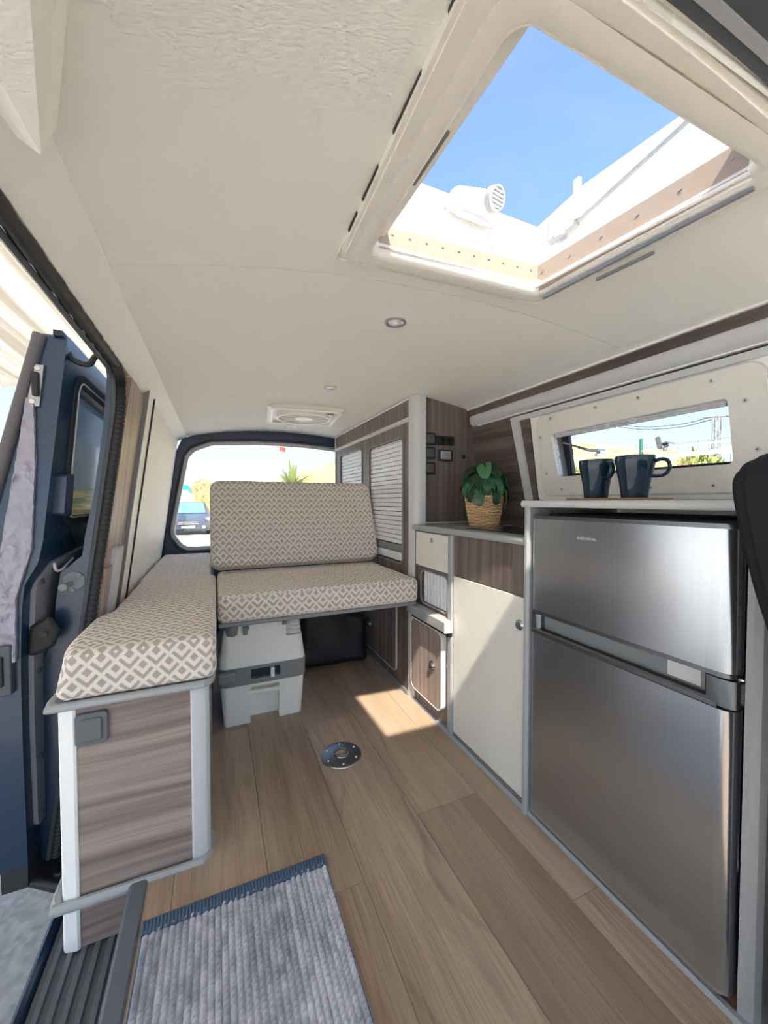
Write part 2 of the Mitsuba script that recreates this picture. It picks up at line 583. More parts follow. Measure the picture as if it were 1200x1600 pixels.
struct('wall_left', 'left side wall of the camper van behind the sliding door', 'wall', left_board(1.40, 2.83, -0.1, 1.31, -0.05, -0.012), 'm_liner')
put('lining_panel', left_board(1.735, 2.80, 0.38, 1.285, -0.012, 0.008), 'm_panel', 'wall_left', 20, 'smooth cream lining panel')
put('cover_board', left_board(1.615, 1.728, 0.38, 1.33, -0.012, 0.012), 'm_panel', 'wall_left', 20, 'narrow cream board at the front of the lining')
put('seam', left_board(1.7285, 1.7345, 0.38, 1.30, -0.012, 0.0175), 'm_black', 'wall_left', 20)
put('edge_strip', left_board(1.598, 1.614, 0.38, 1.315, -0.010, 0.016), 'm_greymid', 'wall_left', 20, 'grey edging strip')
put('wood_strip', left_board(1.372, 1.597, 0.30, 1.272, -0.012, 0.004), 'm_wood_l', 'wall_left', 20, 'tall narrow wood laminate strip')

put('grip_post', left_board(1.44, 1.50, 0.44, 0.755, 0.0, 0.024, 0.01), 'm_greylight', 'wall_left', 25, 'light grey upright grip')
put('post_foot', left_board(1.36, 1.44, 0.44, 0.70, 0.0, 0.012), 'm_wood_l', 'wall_left', 25)

# rear pillar of the door opening in blue paint
PJ = [(-0.262, 1.33), (-0.25, 1.27), (left_x(1.0) - 0.008, 1.0), (left_x(0.7) - 0.008, 0.7), (left_x(0.3) - 0.008, 0.3), (left_x(-0.1) - 0.01, -0.1), (-0.50, -0.16),
      (-0.475, 0.2), (-0.452, 0.44), (-0.420, 0.52), (-0.414, 0.62), (-0.402, 0.70), (-0.352, 0.745), (-0.345, 0.80), (-0.322, 0.92), (-0.296, 1.12), (-0.285, 1.26), (-0.292, 1.33)]
struct('wall_pillar', 'blue painted rear pillar of the sliding door opening', 'pillar', yext(PJ, 1.345, 1.42), 'm_blue', 20)
put('outer_panel', yext([(x - 0.006 if k > 5 else x, z) for k, (x, z) in enumerate(PJ)], 1.42, 2.95), 'm_blue', 'wall_pillar', 30)
plate = disc((-0.372, 1.345, 0.675), 0.026, -0.003, 'y', 20)
pin = cat(rod((-0.378, 1.345, 0.668), (-0.381, 1.292, 0.668), 0.007, 10), disc((-0.381, 1.296, 0.668), 0.0105, -0.012, 'y', 14))
put('striker', cat(plate, pin, disc((-0.36, 1.345, 0.69), 0.007, -0.007, 'y', 8), disc((-0.375, 1.345, 0.65), 0.006, -0.007, 'y', 8)), 'm_greymid', 'wall_pillar', 35, 'silver door striker pin on its plate')

# ribbed rubber seal round the door opening
path = [(-0.250, -0.9, 1.276), (-0.250, 0.3, 1.276), (-0.250, 1.18, 1.276), (-0.249, 1.27, 1.272), (-0.249, 1.315, 1.258), (-0.250, 1.335, 1.225)]
path += [(left_x(z) - 0.006, 1.342, z) for z in (1.15, 1.0, 0.85, 0.7, 0.55, 0.4, 0.2, 0.02, -0.1)]
sp = smooth_path(path, 420)
put('door_seal', tube(sp, 0.0135 + 0.0016 * np.sin(np.arange(420) * 2.1), 10), 'm_rubber', 'wall_pillar', 40, 'black ribbed rubber seal')
put('seal_lip', tube(smooth_path([(p[0] - 0.015, p[1] - (0.008 if k > 3 else 0), p[2] - (0.012 if k < 4 else 0)) for k, p in enumerate(path)], 120), 0.006, 8), 'm_dark', 'wall_pillar', 40)

# sill and entry step
struct('trim_2', 'blue painted outer sill under the sliding door', 'trim', cat(yext([(-0.41, -0.20), (-0.37, -0.105), (-0.362, -0.112), (-0.355, -0.135), (-0.355, -0.25), (-0.41, -0.25)], -0.5, 1.30)), 'm_blue', 20)
st = thing('entry_step', 'ribbed dark grey plastic entry step inside the sliding door', 'step')
put('tread', rb(-0.357, -0.188, -0.5, 1.29, -0.15, -0.122, 0.004), 'm_step', st, 30)
for k in range(6):
    xx = -0.338 + 0.026 * k
    put('rib', yext([(xx - 0.008, -0.123), (xx - 0.005, -0.115), (xx + 0.005, -0.115), (xx + 0.008, -0.123)], -0.5, 1.285), 'm_sill', st, False)
put('riser', bx(-0.192, -0.184, -0.5, 1.29, -0.14, -0.012), 'm_step', st, False)
struct('trim_3', 'dark metal edge strip between wood floor and entry step', 'trim', yext([(-0.196, -0.03), (-0.196, 0.004), (-0.190, 0.007), (-0.162, 0.007), (-0.158, 0.003), (-0.158, -0.03)], -0.5, 1.28), 'm_sill', 20)

# ---- right side
def right_board(y0, y1, z0, z1, off0, off1, contours=None, refine=0.12):
    """A board on the leaning right side: off measured towards the room."""
    m = man(csec(contours if contours is not None else [(y0, z0), (y1, z0), (y1, z1), (y0, z1)]).extrude(off1 - off0).refine_to_length(refine))
    m = orient(m, 'x')
    m.vertices[:, 0] = -(m.vertices[:, 0] + off0)
    m = tm(m.vertices, m.faces[:, ::-1])
    return shear_x(m, right_x)


OY0, OY1, OZ0, OZ1 = 0.517, 1.045, 0.991, 1.146        # window opening
PANEL = rrect(0.30, 0.905, 1.150, 1.238, 0.012, 3)
OPEN = [(OY0, OZ0), (OY1 - 0.005, OZ0 - 0.002), (OY1 + 0.008, OZ1), (OY0 + 0.004, OZ1 + 0.002)]
open_c = csec(OPEN, -0.012).offset(0.012, m3.JoinType.Round, 2.0, 24)
struct('wall_right', 'right side wall of the camper van', 'wall',
       cat(right_board(0, 0, 0, 0, -0.05, -0.02, [[(-0.9, -0.1), (2.83, -0.1), (2.83, 1.36), (-0.9, 1.36)], [(OY0 - 0.03, OZ0 - 0.03), (OY1 + 0.03, OZ0 - 0.03), (OY1 + 0.03, OZ1 + 0.03), (OY0 - 0.03, OZ1 + 0.03)]])), 'm_liner')
put('wood_lining', right_board(1.155, 1.53, 0.78, 1.30, -0.02, 0.0), 'm_wood_y', 'wall_right', 20, 'dark wood laminate lining beside the plant')
put('wood_strip', right_board(-0.9, 1.53, 1.285, 1.35, -0.02, -0.004), 'm_wood_y', 'wall_right', 20, 'dark wood strip under the ceiling')
put('white_bead', yext([(1.092, 1.328), (1.1075, 1.330), (1.1075, 1.334), (1.092, 1.334)], -0.9, 1.53), 'm_white', 'wall_right', 20, 'thin white bead along the ceiling edge')
rail = []
for t in np.linspace(0, math.pi, 9):
    z = 1.2755 + 0.0245 * math.cos(t)
    rail.append((float(right_x(z)) - 0.004 - 0.016 * math.sin(t), z))
rail += [(float(right_x(1.250)) + 0.012, 1.250), (float(right_x(1.30)) + 0.012, 1.30)]
struct('trim_4', 'bulging light grey rail along the right side under the ceiling', 'trim', yext(rail, -0.9, 1.50), 'm_greylight', 40)
put('bright_lip', yext([(float(right_x(1.250)) - 0.010, 1.2475), (float(right_x(1.250)) + 0.01, 1.2475), (float(right_x(1.25)) + 0.01, 1.2515), (float(right_x(1.25)) - 0.010, 1.2515)], -0.9, 1.46), 'm_white', 'trim_4', 20)
put('shadow_gap', right_board(-0.9, 1.19, 1.2395, 1.2475, -0.02, -0.002), 'm_black', 'trim_4', 20)
FR = [(-0.9, 1.2395), (1.245, 1.2395), (1.212, 0.905), (1.180, 0.905), (1.205, 1.222), (-0.9, 1.222)]
struct('trim_5', 'light grey frame trim over and beside the side window', 'trim', right_board(0, 0, 0, 0, -0.02, 0.012, FR), 'm_greylight', 25)
put('wood_infill', right_board(0, 0, 0, 0, -0.02, -0.006, [(1.15, 0.905), (1.18, 0.905), (1.20, 1.222), (1.15, 1.222)]), 'm_wood_v', 'trim_5', 20, 'dark strip beside the window')

# side window
struct('window_1', 'long low side window in a cream screwed panel above the fridge', 'window')
raised = rrect(0.448, 0.922, 1.118, 1.216, 0.035, 6)
put('panel', right_board(0, 0, 0, 0, -0.02, 0.0, csec(PANEL) - open_c, 0.08), 'm_panel', 'window_1', 25)
put('raised_frame', right_board(0, 0, 0, 0, 0.0, 0.008, csec(raised) - open_c, 0.08), 'm_plastic', 'window_1', 25)
put('frame_groove', right_board(0, 0, 0, 0, 0.0, 0.003, csec(raised, 0.0045) - csec(raised), 0.08), 'm_greylight', 'window_1', 25)
for (y, z) in [(1.045, 1.201), (0.865, 1.201), (0.729, 1.198), (0.55, 1.195), (0.487, 1.134), (1.101, 1.141), (1.089, 1.005), (1.027, 0.943), (0.847, 0.94), (0.714, 0.94), (0.56, 0.94), (0.47, 1.02)]:
    x = float(right_x(z)) - 0.007
    key = put('screw', disc((x, y, z), 0.0062, -0.0035, 'x', 12), 'm_greylight', 'window_1', 35)
    put('recess', disc((x - 0.0036, y, z), 0.0024, -0.0006, 'x', 8), 'm_dark', key, 35)
inner = csec(OPEN, -0.010)
put('opening_lining', right_board(0, 0, 0, 0, -0.055, -0.004, csec(OPEN, 0.004) - open_c, 0.08), 'm_greymid', 'window_1', 25)
put('rubber_frame', right_board(0, 0, 0, 0, -0.060, -0.045, open_c - csec([(OY0 + 0.003, OZ0 + 0.010), (OY1 - 0.026, OZ0 + 0.010), (OY1 - 0.022, OZ1 - 0.006), (OY0 + 0.003, OZ1 - 0.004)]), 0.08), 'm_black', 'window_1', 25)
g = [(OY0 - 0.01, OZ0 - 0.01), (OY1 + 0.01, OZ0 - 0.01), (OY1 + 0.01, OZ1 + 0.01), (OY0 - 0.01, OZ1 + 0.01)]
gv = np.array([(float(right_x(z)) + 0.062, y, z) for y, z in g])
put('pane', tm(gv, [[0, 1, 2], [0, 2, 3]]), 'm_glass', 'window_1', False)
xr = float(right_x(1.14))
put('blind_roller', cat(tube([(xr + 0.004, OY0 + 0.01, 1.1415), (xr + 0.004, OY1 - 0.005, 1.1415)], 0.0055, 10), rod((xr - 0.0005, OY0 + 0.012, 1.133), (xr - 0.0005, OY1 - 0.01, 1.133), 0.003, 8)), 'm_greylight', 'window_1', 40, 'light grey blind roller along the top')
for y in (0.835, 0.755):
    put('blind_clip', rb(xr - 0.007, xr + 0.006, y - 0.009, y + 0.009, 1.128, 1.149, 0.003), 'm_greylight', 'window_1', 35)
put('blind_grip', rb(xr - 0.006, xr + 0.004, 0.762, 0.828, 1.136, 1.147, 0.003), 'm_greylight', 'window_1', 35)


def latch(y, z, tilt):
    x = float(right_x(z)) + 0.035
    lever = rot(hull_balls([(x - 0.016, y + 0.004, z + 0.014), (x - 0.013, y - 0.004, z - 0.012)], 0.0055, 12), tilt, (1, 0, 0), (x - 0.014, y, z))
    lever.vertices[:, 1] = y + (lever.vertices[:, 1] - y) * 1.3
    key = put('latch', lever, 'm_greylight', 'window_1', 40, 'pale lever latch on the pane')
    put('pivot', cat(disc((x - 0.004, y - 0.012, z - 0.004), 0.009, 0.03, 'x', 12), rod((x - 0.012, y - 0.002, z - 0.002), (x - 0.006, y - 0.020, z - 0.001), 0.004), disc((x - 0.012, y - 0.016, z - 0.013), 0.006, -0.01, 'z', 10)), 'm_chrome', key, 40)


latch(0.700, 1.066, 10)
latch(0.912, 1.072, -60)
arm_a, arm_b = np.array((float(right_x(1.11)) + 0.012, 1.020, 1.112)), np.array((float(right_x(1.07)) + 0.035, 0.925, 1.072))
put('stay_arm', cat(rod(arm_a, arm_b, 0.0035), rod(arm_a + (arm_b - arm_a) * 0.55, arm_b, 0.005)), 'm_darkmetal', 'window_1', 40, 'dark metal stay arm')

# ---- rear: tailgate with its window
WIN = [(1.05, 0.57), (1.09, 0.60), (1.135, 0.665), (1.137, 0.72), (1.086, 1.0), (1.048, 1.20), (1.003, 1.255), (0.886, 1.305), (0.6, 1.325), (0.43, 1.327), (0.26, 1.325), (-0.026, 1.305), (-0.143, 1.255), (-0.188, 1.20),
       (-0.226, 1.0), (-0.277, 0.72), (-0.275, 0.665), (-0.23, 0.60), (-0.19, 0.57)]
win_c = csec(WIN, -0.075).offset(0.075, m3.JoinType.Round, 2.0, 48)
BACK = [(-0.42, -0.1), (1.28, -0.1), (1.26, 0.3), (1.2, 0.62), (1.155, 0.95), (1.115, 1.18), (1.07, 1.30), (0.95, 1.37), (0.6, 1.41), (0.43, 1.415), (0.2, 1.41), (-0.03, 1.375), (-0.20, 1.31), (-0.25, 1.19), (-0.30, 0.95), (-0.352, 0.6), (-0.40, 0.3)]
struct('wall_back', 'dark blue tailgate frame at the rear end of the van', 'wall', ext(csec(BACK) - win_c, 2.835, 2.90, 'y'), 'm_bluedark', 20)
struct('window_2', 'large rear window in the tailgate behind the sofa', 'window', (lambda q: tm([(x, 2.915, z) for x, z in q], [[0, k, k + 1] for k in range(1, len(q) - 1)]))(csec(WIN, 0.01).to_polygons()[0]), 'm_glass', False)
put('white_rim', ext(win_c.offset(0.022, m3.JoinType.Round) - win_c.offset(-0.022, m3.JoinType.Round), 2.90, 2.925, 'y'), 'm_white', 'window_2', 25, 'thin white rim round the glass')
put('rubber_seal', ext(win_c.offset(0.012, m3.JoinType.Round) - win_c.offset(-0.004, m3.JoinType.Round), 2.826, 2.838, 'y'), 'm_rubber', 'window_2', 25)

# ================================================================== FURNITURE, LEFT
# ---- storage bench
b = thing('storage_bench', 'long storage bench with wood laminate front and white corner posts by the door', 'bench')
put('front_panel', cat(bx(-0.296, -0.06, 1.052, 1.075, 0.0, 0.442), bx(-0.296, -0.186, 1.052, 1.075, -0.1155, 0.0)), 'm_wood_x', b, False, 'wood laminate front panel')
put('corner_post', hull([(x, y, z) for z in (-0.1155, 0.442) for x, y in ((-0.328, 1.062), (-0.322, 1.051), (-0.298, 1.046), (-0.293, 1.049), (-0.293, 1.08), (-0.328, 1.09))]), 'm_white', b, 20, 'white corner post by the door')
put('corner_post', hull([(x, y, z) for z in (0.0, 0.442) for x, y in ((-0.064, 1.08), (-0.064, 1.049), (-0.059, 1.046), (-0.041, 1.048), (-0.030, 1.053), (-0.024, 1.062), (-0.022, 1.09))]), 'm_greylight', b, 20, 'light grey inner corner post')
put('side_panel', bx(-0.040, -0.024, 1.085, 2.80, 0.0, 0.445), 'm_greymid', b, False, 'grey side panel')
put('door_side_panel', bx(-0.326, -0.312, 1.085, 2.80, -0.114, 0.445), 'm_dark', b, False)


def bench_rail(z, h, x1):
    p = [(-0.338, 1.36), (-0.340, 1.10)] + [(-0.318 + 0.022 * math.cos(math.radians(a)), 1.072 + 0.030 * math.sin(math.radians(a))) for a in (190, 215, 240, 265)]
    p += [(x1 - 0.04, 1.040)] + [(x1 - 0.028 + 0.026 * math.cos(math.radians(a)), 1.066 + 0.026 * math.sin(math.radians(a))) for a in (-80, -55, -25, 0)] + [(x1 - 0.001, 1.12)]
    q = np.array([(x, y, z) for x, y in p])
    m = tube(smooth_path(q, 60), 0.0105, 10)
    m.vertices[:, 2] = z + (m.vertices[:, 2] - z) * h / 0.0105
    return m


put('bottom_rail', bench_rail(-0.003, 0.0125, -0.022), 'm_grey', b, 40, 'rounded grey bottom edging')
put('top_rail', bench_rail(0.448, 0.0095, -0.016), 'm_grey', b, 40, 'rounded grey top edging')
put('bench_top', bx(-0.334, -0.018, 1.045, 2.80, 0.440, 0.456), 'm_greymid', b, False)
sw = thing('light_switch', 'grey square rocker switch on the bench front', 'switch')
put('frame', pillow(rrect(-0.294, 0.352, -0.232, 0.424, 0.009), 1.041, 1.0525, 0.002, 'y'), 'm_switch', sw)
put('rocker', pillow(rrect(-0.284, 0.362, -0.242, 0.413, 0.006), 1.0365, 1.0415, 0.0025, 'y'), 'm_switch', sw)


# ---- cushions
def cushion(x0, x1, y0, y1, z0, z1, r, seed, nx=28, ny=28, puff=0.004):
    """A box cushion with soft edges, slightly crowned and uneven."""
    m = rb(x0, x1, y0, y1, z0, z1, r, 5)
    mm = m3.Manifold(m3.Mesh(np.asarray(m.vertices, np.float32), np.asarray(m.faces, np.uint32)))
    m = man(mm.refine_to_length(0.03)) if mm.status() == m3.Error.NoError and not mm.is_empty() else m
    v = m.vertices
    u, w = (v[:, 0] - x0) / (x1 - x0), (v[:, 1] - y0) / (y1 - y0)
    t = (v[:, 2] - z0) / (z1 - z0)
    crown = (np.clip(u * (1 - u) * 4, 0, 1) * np.clip(w * (1 - w) * 4, 0, 1)) ** 0.5
    v[:, 2] += t * (puff * crown + 0.004 * (meshkit.fbm(v * 14 + seed, 3, seed) - 0.5))
    for ax, (a0, a1) in ((0, (x0, x1)), (1, (y0, y1))):
        edge = np.abs(v[:, ax] - (a0 + a1) / 2) / ((a1 - a0) / 2) > 0.97
        v[edge, ax] += 0.004 * (meshkit.fbm(v[edge] * 18 + seed + 5, 3, seed) - 0.5)
    return tm(v, m.faces)


def bench_cushion_mesh():
    # narrower where the trim and the leaning side stand, as in a cut foam
    m = cushion(-0.328, -0.004, 1.036, 1.915, 0.457, 0.567, 0.022, 3)
    v = m.vertices
    k = v[:, 0] < -0.17
    front = np.clip((1.14 - v[:, 1]) / 0.10, 0, 1)
    v[k, 0] += (0.022 * front[k] ** 2) * np.clip((-0.17 - v[k, 0]) / 0.1, 0, 1) * np.clip((v[k, 2] - 0.48) / 0.08, 0, 1)
    back = np.clip((v[:, 1] - 1.335) / 0.05, 0, 1)
    v[k, 0] += 0.030 * back[k] * np.clip((-0.17 - v[k, 0]) / 0.1, 0, 1)
    return tm(v, m.faces)


one('bench_cushion', bench_cushion_mesh(), 'm_fabric', 'long patterned bench cushion nearest the camera, beside the sliding door', 'cushion', smooth=True)
one('bench_cushion', cushion(-0.312, -0.032, 1.918, 2.80, 0.457, 0.560, 0.022, 9), 'm_fabric', 'rear patterned bench cushion in the corner below the tailgate window', 'cushion', smooth=True)
s = thing('sofa_base', 'grey edged board carrying the rear sofa cushion', 'sofa')
put('board', rb(0.002, 0.796, 1.462, 1.98, 0.449, 0.4662, 0.006), 'm_greymid', s)
one('seat_cushion', cushion(0.001, 0.7975, 1.446, 1.985, 0.4665, 0.567, 0.022, 5), 'm_fabric', 'patterned seat cushion of the sofa across the van', 'cushion', smooth=True)


def backrest():
    out = rrect(-0.028, 0.0, 0.800, 0.435, 0.045, 6)
    m = man(m3.Manifold.hull_points(np.vstack([np.column_stack([p, np.full(len(p), w)]) for g_, w in ((-0.016, 0.0), (-0.005, 0.006), (0, 0.018), (0, 0.075), (-0.010, 0.09)) for p in csec(out, g_).to_polygons()])).refine_to_length(0.035))
    v = m.vertices.copy()
    x, h, d = v[:, 0], v[:, 1], v[:, 2]
    d = d - 0.006 * np.sin(np.clip((x + 0.03) / 0.83, 0, 1) * np.pi) * np.sin(np.clip(h / 0.435, 0, 1) * np.pi) * (d < 0.05)
    ang = math.radians(21)
    return tm(np.column_stack([x, 1.885 + h * math.sin(ang) + d * math.cos(ang), 0.568 + h * math.cos(ang) - d * math.sin(ang) + 0.033]), m.faces[:, ::-1])


bk = backrest()
if bk.volume < 0:
    bk.invert()
one('backrest_cushion', bk, 'm_fabric_up', 'large patterned backrest cushion leaning below the rear window', 'cushion', smooth=30)


# ---- portable toilet under the sofa
t = thing('portable_toilet', 'beige and grey portable toilet standing under the sofa', 'toilet')
TX0, TX1, TY0, TY1 = 0.006, 0.338, 1.615, 1.985


def taper(z0, z1, g0, g1, r=0.03, y0=TY0):
    P = []
    for z, gr in ((z0, g0), (z1, g1)):
        for cs_ in csec(rrect(TX0, y0, TX1, TY1, r, 6), gr).to_polygons():
            P.append(np.column_stack([cs_, np.full(len(cs_), z)]))
    return m3.Manifold.hull_points(np.vstack(P))


low = taper(0.0, 0.165, -0.012, 0.0) - m3.Manifold.cube((0.115, 0.09, 0.155)).translate((0.118, 1.59, -0.004))
put('waste_tank', man(low), 'm_toilet', t, 25, 'beige lower tank with a recess in front')
put('carry_handle', rb(0.112, 0.238, 1.622, 1.645, 0.112, 0.130, 0.006), 'm_toilet', t)
put('recess_panel', bx(0.119, 0.232, 1.685, 1.70, 0.0, 0.15), 'm_toilet', t, False)
band = taper(0.165, 0.238, 0.006, 0.008) - m3.Manifold.cube((0.115, 0.05, 0.04)).translate((0.120, 1.59, 0.186))
put('grey_band', man(band), 'm_toiletgrey', t, 25, 'grey band with the slide valve')
put('valve_slot', bx(0.122, 0.234, 1.630, 1.645, 0.186, 0.226), 'm_black', t, False)
put('valve_knob', rb(0.196, 0.212, 1.600, 1.632, 0.182, 0.222, 0.003), 'm_toilet', t)
put('side_latch', hull_balls([(0.008, 1.600, 0.222), (0.052, 1.598, 0.222), (0.052, 1.600, 0.200), (0.012, 1.602, 0.196)], 0.012, 12), 'm_toiletgrey', t)
top = taper(0.238, 0.425, 0.005, -0.020) - m3.Manifold.cube((0.075, 0.07, 0.13)).translate((0.262, 1.585, 0.338)) - m3.Manifold.cube((0.075, 0.05, 0.11)).translate((0.012, 1.575, 0.36))
put('water_tank', man(top), 'm_toilet', t, 25, 'beige upper tank')
put('pump', cat(*[disc((0.296, 1.648, 0.345 + 0.0165 * k), 0.030 - 0.0007 * k, 0.0145, 'z', 20, 0.4) for k in range(6)]), 'm_toilet', t, 35, 'ribbed bellows pump')
put('filler_cap', cat(disc((0.052, 1.655, 0.36), 0.034, 0.045, 'z', 20), disc((0.052, 1.655, 0.405), 0.03, 0.02, 'z', 20)), 'm_toiletgrey', t, 35, 'grey filler cap')
put('lid_hinge', cat(rod((0.09, 1.612, 0.392), (0.115, 1.612, 0.392), 0.008), rb(0.092, 0.11, 1.604, 1.618, 0.368, 0.392, 0.003)), 'm_toiletgrey', t)
put('lid_hinge', rod((0.245, 1.612, 0.398), (0.262, 1.612, 0.398), 0.009), 'm_toiletgrey', t)

# ---- black bag in the dark space
bagm = hull_balls([(0.43, 2.04, 0.04), (0.735, 2.02, 0.04), (0.43, 2.45, 0.04), (0.735, 2.45, 0.04), (0.45, 2.05, 0.30), (0.725, 2.05, 0.23), (0.45, 2.4, 0.33), (0.72, 2.4, 0.28)], 0.04, 16)
mm = m3.Manifold(m3.Mesh(np.asarray(bagm.vertices, np.float32), np.asarray(bagm.faces, np.uint32))).refine_to_length(0.03)
bagm = man(mm)
bagm.vertices += 0.02 * (np.stack([meshkit.fbm(bagm.vertices * 9 + k * 7, 3, k) for k in range(3)], -1) - 0.5)
bagm.vertices[:, 2] -= bagm.vertices[:, 2].min()
bg = thing('travel_bag', 'black soft bag lying in the dark space under the sofa', 'bag')
put('body', bagm, 'm_bag', bg, True)
put('strap', tube(smooth_path([(0.46, 1.985, 0.34), (0.58, 1.965, 0.31), (0.70, 1.968, 0.27), (0.775, 1.985, 0.245)], 24), 0.007, 6), 'm_black', bg)
put('zip_pull', disc((0.772, 1.965, 0.222), 0.008, -0.005, 'y', 10), 'm_grey', bg)

# ================================================================== CABINETS, RIGHT
# ---- tall wardrobe with tambour shutters
w = thing('wardrobe', 'tall dark wood wardrobe with white tambour shutters beside the sofa', 'wardrobe')
front = csec([(1.565, 0.0), (2.72, 0.0), (2.72, 1.368), (1.565, 1.368)])
H2, H1 = rrect(1.622, 0.605, 2.052, 1.198, 0.028, 6), rrect(2.172, 0.605, 2.606, 1.214, 0.028, 6)
put('front_panel', ext(front - csec(H2) - csec(H1), 0.806, 0.824, 'x'), 'm_wood_v', w, 20)
put('carcass', bx(0.845, 1.2, 1.60, 2.72, 0.0, 1.33), 'm_dark', w, False)
put('rear_edge', bx(0.800, 0.812, 2.716, 2.730, 0.0, 1.366), 'm_greylight', w, False)
put('rail', ext([(0.806, 1.262), (0.798, 1.266), (0.798, 1.276), (0.806, 1.284)], 1.566, 2.718, 'y'), 'm_greylight', w, 20, 'light grey rail')
put('top_bead', cat(bx(0.802, 0.808, 1.566, 2.718, 1.362, 1.368)), 'm_white', w, False)


def frame_ring(c, grow, x0, x1):
    return ext(csec(c, grow) - csec(c), x0, x1, 'x')


for hole, zt in ((H2, 1.198), (H1, 1.214)):
    ya, yb = min(p[0] for p in hole), max(p[0] for p in hole)
    tb = put('shutter', frame_ring(hole, 0.006, 0.801, 0.8075), 'm_greymid', w, 25, 'tambour shutter with grey frame')
    put('back_board', bx(0.8235, 0.826, ya - 0.005, yb + 0.005, 0.60, zt + 0.01), 'm_dark', tb, False)
    zc = 0.6915
    while zc < zt - 0.002:
        z1 = min(zc + 0.0226, zt)
        put('slat', ext([(0.8225, zc + 0.0016), (0.8150, zc + 0.0016), (0.8135, zc + 0.0030), (0.8135, z1 - 0.0030), (0.8150, z1 - 0.0016), (0.8225, z1 - 0.0016)], ya + 0.001, yb - 0.001, 'y'), 'm_tambour', tb, False)
        zc += 0.0226
    put('handle_bar', rb(0.806, 0.822, ya + 0.002, yb - 0.002, 0.655, 0.688, 0.004), 'm_greymid', tb, 35, 'grey handle bar')
    put('slat', bx(0.8135, 0.8225, ya + 0.001, yb - 0.001, 0.612, 0.651), 'm_tambour', tb, False)
lowd = rrect(1.688, 0.066, 2.45, 0.43, 0.028, 6)
put('lower_door', ext(lowd, 0.800, 0.807, 'x'), 'm_wood_v', w, 20)
put('door_edge', frame_ring(lowd, 0.006, 0.7985, 0.8065), 'm_grey', w, 20)
put('plinth', bx(0.800, 0.806, 1.566, 2.718, 0.0, 0.022), 'm_greymid', w, False)
post = [(0.806, 1.566), (0.806, 1.545), (0.812, 1.524), (0.826, 1.512), (0.842, 1.508), (0.864, 1.508), (0.864, 1.566)]
struct('trim_6', 'rounded light grey corner post from floor to ceiling beside the wardrobe', 'trim', cat(ext(post, 0.0, 1.372, 'z')), 'm_greylight', 50)

# ---- panel with switches and sockets, facing the front
struct('wall_partition', 'dark wood laminate partition with switches behind the plant', 'partition', ext([(0.846, 0.80), (1.19, 0.80), (1.105, 1.335), (0.846, 1.372)], 1.522, 1.545, 'y'), 'm_wood_v', False)
put('bottom_bead', rb(0.864, 1.18, 1.514, 1.523, 0.798, 0.8045, 0.002), 'm_greylight', 'wall_partition')
put('button', cat(disc((1.075, 1.522, 1.112), 0.011, -0.006, 'y', 16), disc((1.075, 1.517, 1.112), 0.005, -0.002, 'y', 12)), 'm_black', 'wall_partition')


def device(x0, x1, z0, z1, name, label, cat_, fill):
    k = thing(name, label, cat_)
    put('frame', pillow(rrect(x0, z0, x1, z1, 0.005), 1.512, 1.522, 0.002, 'y'), 'm_black', k)
    fill(k, x0, x1, z0, z1)


def rocker(k, x0, x1, z0, z1):
    put('rocker', pillow(rrect(x0 + 0.009, z0 + 0.008, x1 - 0.009, z1 - 0.008, 0.003), 1.5085, 1.513, 0.002, 'y'), 'm_dark', k)


def socket(k, x0, x1, z0, z1):
    xc, zc = (x0 + x1) / 2, (z0 + z1) / 2
    put('insert', pillow(rrect(x0 + 0.008, z0 + 0.007, x1 - 0.008, z1 - 0.007, 0.003), 1.5095, 1.513, 0.0015, 'y'), 'm_dark', k)
    put('socket_ring', cat(orient(ring([(xc + 0.013 * math.cos(a), zc + 0.013 * math.sin(a)) for a in np.linspace(0, 6.28, 20)[:-1]], [(xc + 0.010 * math.cos(a), zc + 0.010 * math.sin(a)) for a in np.linspace(0, 6.28, 20)[:-1]], 1.5075, 1.510), 'y')), 'm_switch', k)


def ports(k, x0, x1, z0, z1):
    for xc in (x0 + 0.028, x0 + 0.068):
        put('socket', cat(disc((xc, 1.5125, (z0 + z1) / 2), 0.013, -0.004, 'y', 18), disc((xc, 1.509, (z0 + z1) / 2), 0.008, -0.002, 'y', 14)), 'm_blackgloss', k)


def display(k, x0, x1, z0, z1):
    put('screen', pillow(rrect(x0 + 0.010, z0 + 0.008, x1 - 0.012, z1 - 0.006, 0.002), 1.510, 1.513, 0.001, 'y'), 'm_alu', k, 20, 'shiny silvery display')


device(0.860, 0.918, 1.155, 1.210, 'power_socket', 'black power socket, topmost of the three devices beside the grey corner post', 'socket', socket)
device(0.860, 0.916, 1.091, 1.146, 'light_switch', 'black rocker switch, middle of the three beside the grey corner post', 'switch', rocker)
device(0.860, 0.916, 1.022, 1.077, 'light_switch', 'black rocker switch, lowest of the three beside the grey corner post', 'switch', rocker)
device(0.922, 1.018, 1.158, 1.200, 'power_socket', 'wide black double socket right of the topmost socket', 'socket', ports)
device(0.934, 1.010, 1.085, 1.137, 'control_display', 'small black control unit with a shiny display left above the plant', 'display', display)

